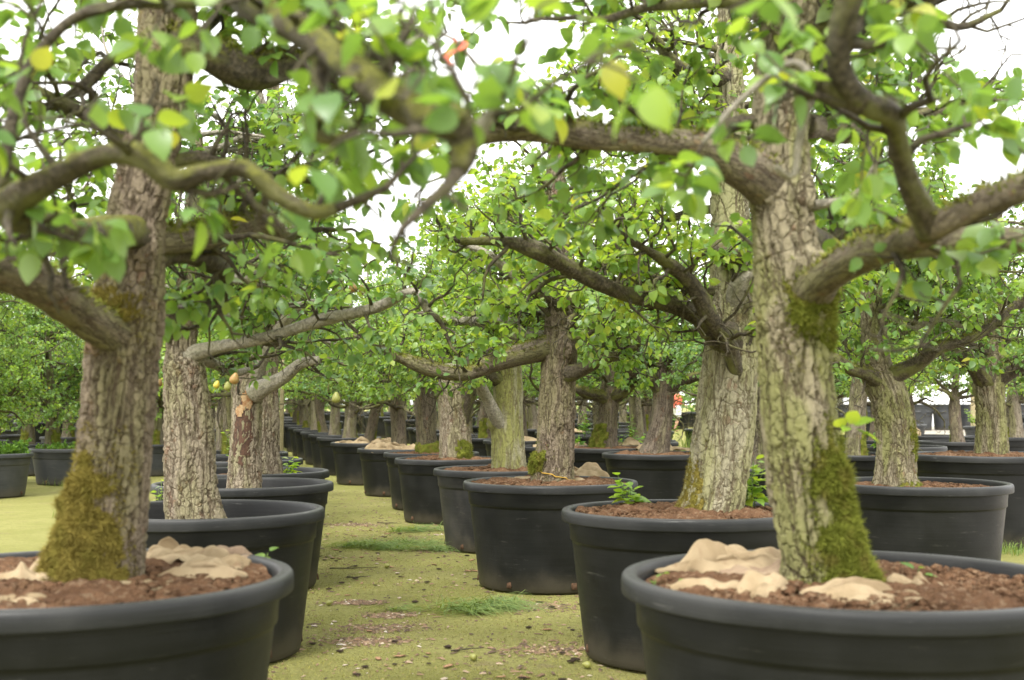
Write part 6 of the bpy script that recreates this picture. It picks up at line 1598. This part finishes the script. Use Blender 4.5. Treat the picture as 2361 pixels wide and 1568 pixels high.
for k, (px, Y, lb) in enumerate(((2085, 39, 'mid-sized grey tub with rope handles before the yard bins'), (2270, 37, 'grey handled tub nearest the straight trunk by the gravel'), (2345, 40, 'grey handled tub at the edge of the yard'), (1990, 43, 'dark handled tub behind the leaning trunk'))):
    p = at(px, 980, Y); e, z = make_pot(p[0], p[1], 1.35 if k != 1 else 1.2, .62, lb, 'handled tubs in the yard', mb='pot_grey', mr='pot_grey', seed=k, seg=56, handles=True, holes=False)
    far_soil(p[0], p[1], 1.3, z + .55, 'soil in ' + lb)
    copy_tree(SLIM, p[0] + .1, p[1], z + .55, k * 1.1, 1.05, ('slim staked tree in the mid-sized grey tub', 'slim tree with yellow shoots in the grey handled tub', 'slim tree at the edge of the yard', 'slim tree behind the leaning trunk')[k], 'slim young trees in the yard')
p = at(2245, 985, 36.5); seedling(p[0], p[1], .75, .55, 'yellow leaved shoots round the stem of the grey handled tub', 70, 5, 12, .09, .3)
def tunnel():
    e = empty('polytunnel', (23.5, 64.0, float(ground_z(0, 64)) + .004)); tag(e, 'white plastic polytunnel behind the gravel yard', 'greenhouse')
    m, nt, b, out = newmat('white_film'); b.inputs['Base Color'].default_value = (.78, .79, .80, 1); b.inputs['Roughness'].default_value = .4
    tc = nt.nodes.new('ShaderNodeTexCoord'); n = nd(nt, 'ShaderNodeTexNoise', Scale=1.2, Detail=4.0); nt.links.new(tc.outputs['Object'], n.inputs['Vector'])
    nt.links.new(mixc(nt, maprange(nt, n.outputs[0], .4, .7), (.80, .81, .82), (.66, .67, .66)), b.inputs['Base Color'])
    bp = nd(nt, 'ShaderNodeBump', Strength=.5, Distance=.05); nt.links.new(n.outputs[0], bp.inputs['Height']); nt.links.new(bp.outputs[0], b.inputs['Normal'])
    a = Acc(); th = np.linspace(0, np.pi, 20); xs = np.linspace(-7, 7, 57)
    V = np.array([[(x, 2.4 * math.cos(t) * (1 - .02 * (k % 4 == 2)), 2.7 * math.sin(t) ** .8 * (1 - .02 * (k % 4 == 2))) for t in th] for k, x in enumerate(xs)])
    a.add(V.reshape(-1, 3), grid_quads(57, 20, False)); put('film', a.mesh('film', m), e)
    for x in np.arange(-7, 7.1, 2):
        ac = Acc(); pts = [[x, 2.43 * math.cos(t), 2.73 * math.sin(t) ** .8, .025] for t in th]; add_tube(ac, np.array(pts), 6); put('hoop', ac.mesh('hoop', M['pot_grey']), e)
tunnel()

def person():
    Y = 51.0; p = at(1561, 938, Y); gz = float(ground_z(p[0], Y))
    e = empty('person', (p[0], Y, gz)); tag(e, 'person in coral top and white shorts walking among the far tubs', 'person')
    skin = plain('skin', (.50, .28, .19), rough=.6, var=.12); hair = plain('hair', (.06, .035, .02), rough=.6)
    coral = plain('coral_cotton', (.68, .15, .09), rough=.85, var=.15, nscale=9, bump=.01, bscale=14); white = plain('white_cotton', (.78, .78, .76), rough=.85, var=.08, nscale=8, bump=.01, bscale=14)
    # joints: x forward (walking towards -x side of view), y sideways, z up
    J = {'pelvis': (0, 0, .98, .14), 'waist': (.01, 0, 1.12, .13), 'chest': (.02, 0, 1.33, .145), 'neck0': (.02, 0, 1.48, .075), 'neck': (.03, 0, 1.55, .055), 'head0': (.05, 0, 1.62, .085), 'head': (.06, 0, 1.70, .10), 'top': (.05, 0, 1.78, .07),
         'hl': (0, .09, .93, .11), 'kl': (.12, .10, .52, .062), 'cl': (.06, .10, .32, .056), 'al': (.0, .10, .10, .04), 'fl': (.02, .1, .045, .045), 'tl': (.17, .11, .035, .03),
         'hr': (0, -.09, .93, .11), 'kr': (-.05, -.10, .50, .062), 'cr': (-.15, -.10, .32, .056), 'ar': (-.24, -.10, .12, .04), 'fr': (-.25, -.1, .06, .045), 'tr': (-.10, -.11, .035, .03),
         'sl': (.02, .17, 1.43, .06), 'el': (.05, .24, 1.16, .045), 'wl': (.26, .18, 1.20, .03), 'pl': (.33, .16, 1.22, .035), 'sr': (.02, -.17, 1.43, .06), 'er': (-.06, -.24, 1.17, .045), 'wr': (.14, -.26, 1.08, .03), 'pr': (.21, -.25, 1.08, .035)}
    E = [('pelvis', 'waist'), ('waist', 'chest'), ('chest', 'neck0'), ('neck0', 'neck'), ('neck', 'head0'), ('head0', 'head'), ('head', 'top'), ('pelvis', 'hl'), ('hl', 'kl'), ('kl', 'cl'), ('cl', 'al'), ('al', 'fl'), ('fl', 'tl'), ('pelvis', 'hr'), ('hr', 'kr'), ('kr', 'cr'), ('cr', 'ar'), ('ar', 'fr'), ('fr', 'tr'),
         ('neck0', 'sl'), ('sl', 'el'), ('el', 'wl'), ('wl', 'pl'), ('neck0', 'sr'), ('sr', 'er'), ('er', 'wr'), ('wr', 'pr')]
    for sd in ('l', 'r'):
        b = np.array(J['p' + sd][:3]); 
        for k, (dy, dz, ln) in enumerate(((.03, .02, .07), (.012, .008, .085), (-.008, 0, .08), (-.026, -.008, .065), (.04, .04, .05))):
            J[f'f{sd}{k}a'] = (b[0] + ln * .55, b[1] + dy * .9, b[2] + dz, .010); J[f'f{sd}{k}b'] = (b[0] + ln * .95, b[1] + dy * .9, b[2] + dz - .02, .008)
            E += [('p' + sd, f'f{sd}{k}a'), (f'f{sd}{k}a', f'f{sd}{k}b')]
    ks = list(J); me = bpy.data.meshes.new('body'); me.from_pydata([J[k][:3] for k in ks], [(ks.index(a), ks.index(b)) for a, b in E], [])
    o = put('body', me, e); me.materials.append(skin)
    sk = o.modifiers.new('skin', 'SKIN'); sk.use_smooth_shade = True
    if not me.skin_vertices: me.attributes  # layer is made by the modifier below
    if len(me.skin_vertices) == 0:
        bm_ = __import__('bmesh').new(); bm_.from_mesh(me); bm_.verts.layers.skin.verify(); bm_.to_mesh(me); bm_.free()
    for i, k in enumerate(ks):
        r = J[k][3]; sv = me.skin_vertices[0].data[i]; sv.radius = (r, r); sv.use_root = (k == 'pelvis')
    o.modifiers.new('sub', 'SUBSURF').levels = 1; o.modifiers['sub'].render_levels = 2
    def garment(name, tubes, mat):
        a = Acc()
        for t in tubes: add_tube(a, resample(t, .04), 20, lobes=.03, seed=3, cap=False)
        g_ = put(name, a.mesh(name, mat), e); md = g_.modifiers.new('thickness', 'SOLIDIFY'); md.thickness = .006
    garment('shirt', [[[0, 0, .96, .175], [.01, 0, 1.1, .165], [.02, 0, 1.3, .18], [.02, 0, 1.44, .15], [.025, 0, 1.51, .07]],
                      [[.02, .10, 1.45, .085], [.02, .17, 1.42, .08], [.05, .23, 1.2, .065], [.12, .22, 1.17, .055]], [[.02, -.10, 1.45, .085], [.02, -.17, 1.42, .08], [-.05, -.235, 1.2, .065], [.02, -.25, 1.13, .055]]], coral)
    garment('shorts', [[[0, .02, 1.02, .168], [0, .06, .94, .15], [.05, .10, .75, .115], [.09, .105, .58, .105]], [[0, -.02, 1.02, .168], [0, -.06, .94, .15], [-.02, -.10, .75, .115], [-.045, -.105, .58, .105]]], white)
    a = Acc(); lathe(a, [(.001, 1.815), (.06, 1.80), (.10, 1.76), (.115, 1.70), (.11, 1.64), (.085, 1.60), (.06, 1.585)], 20, cx=.035)
    put('hair', a.mesh('hair', hair), e)
    fa = Acc()
    for sy in (-.035, .035):
        lathe(fa, [(.001, 1.685), (.012, 1.69), (.012, 1.70), (.001, 1.706)], 8, cx=.155, cy=sy)
    put('eyes', fa.mesh('eyes', hair), e)
    e.rotation_euler = (0, 0, R(40))
person()
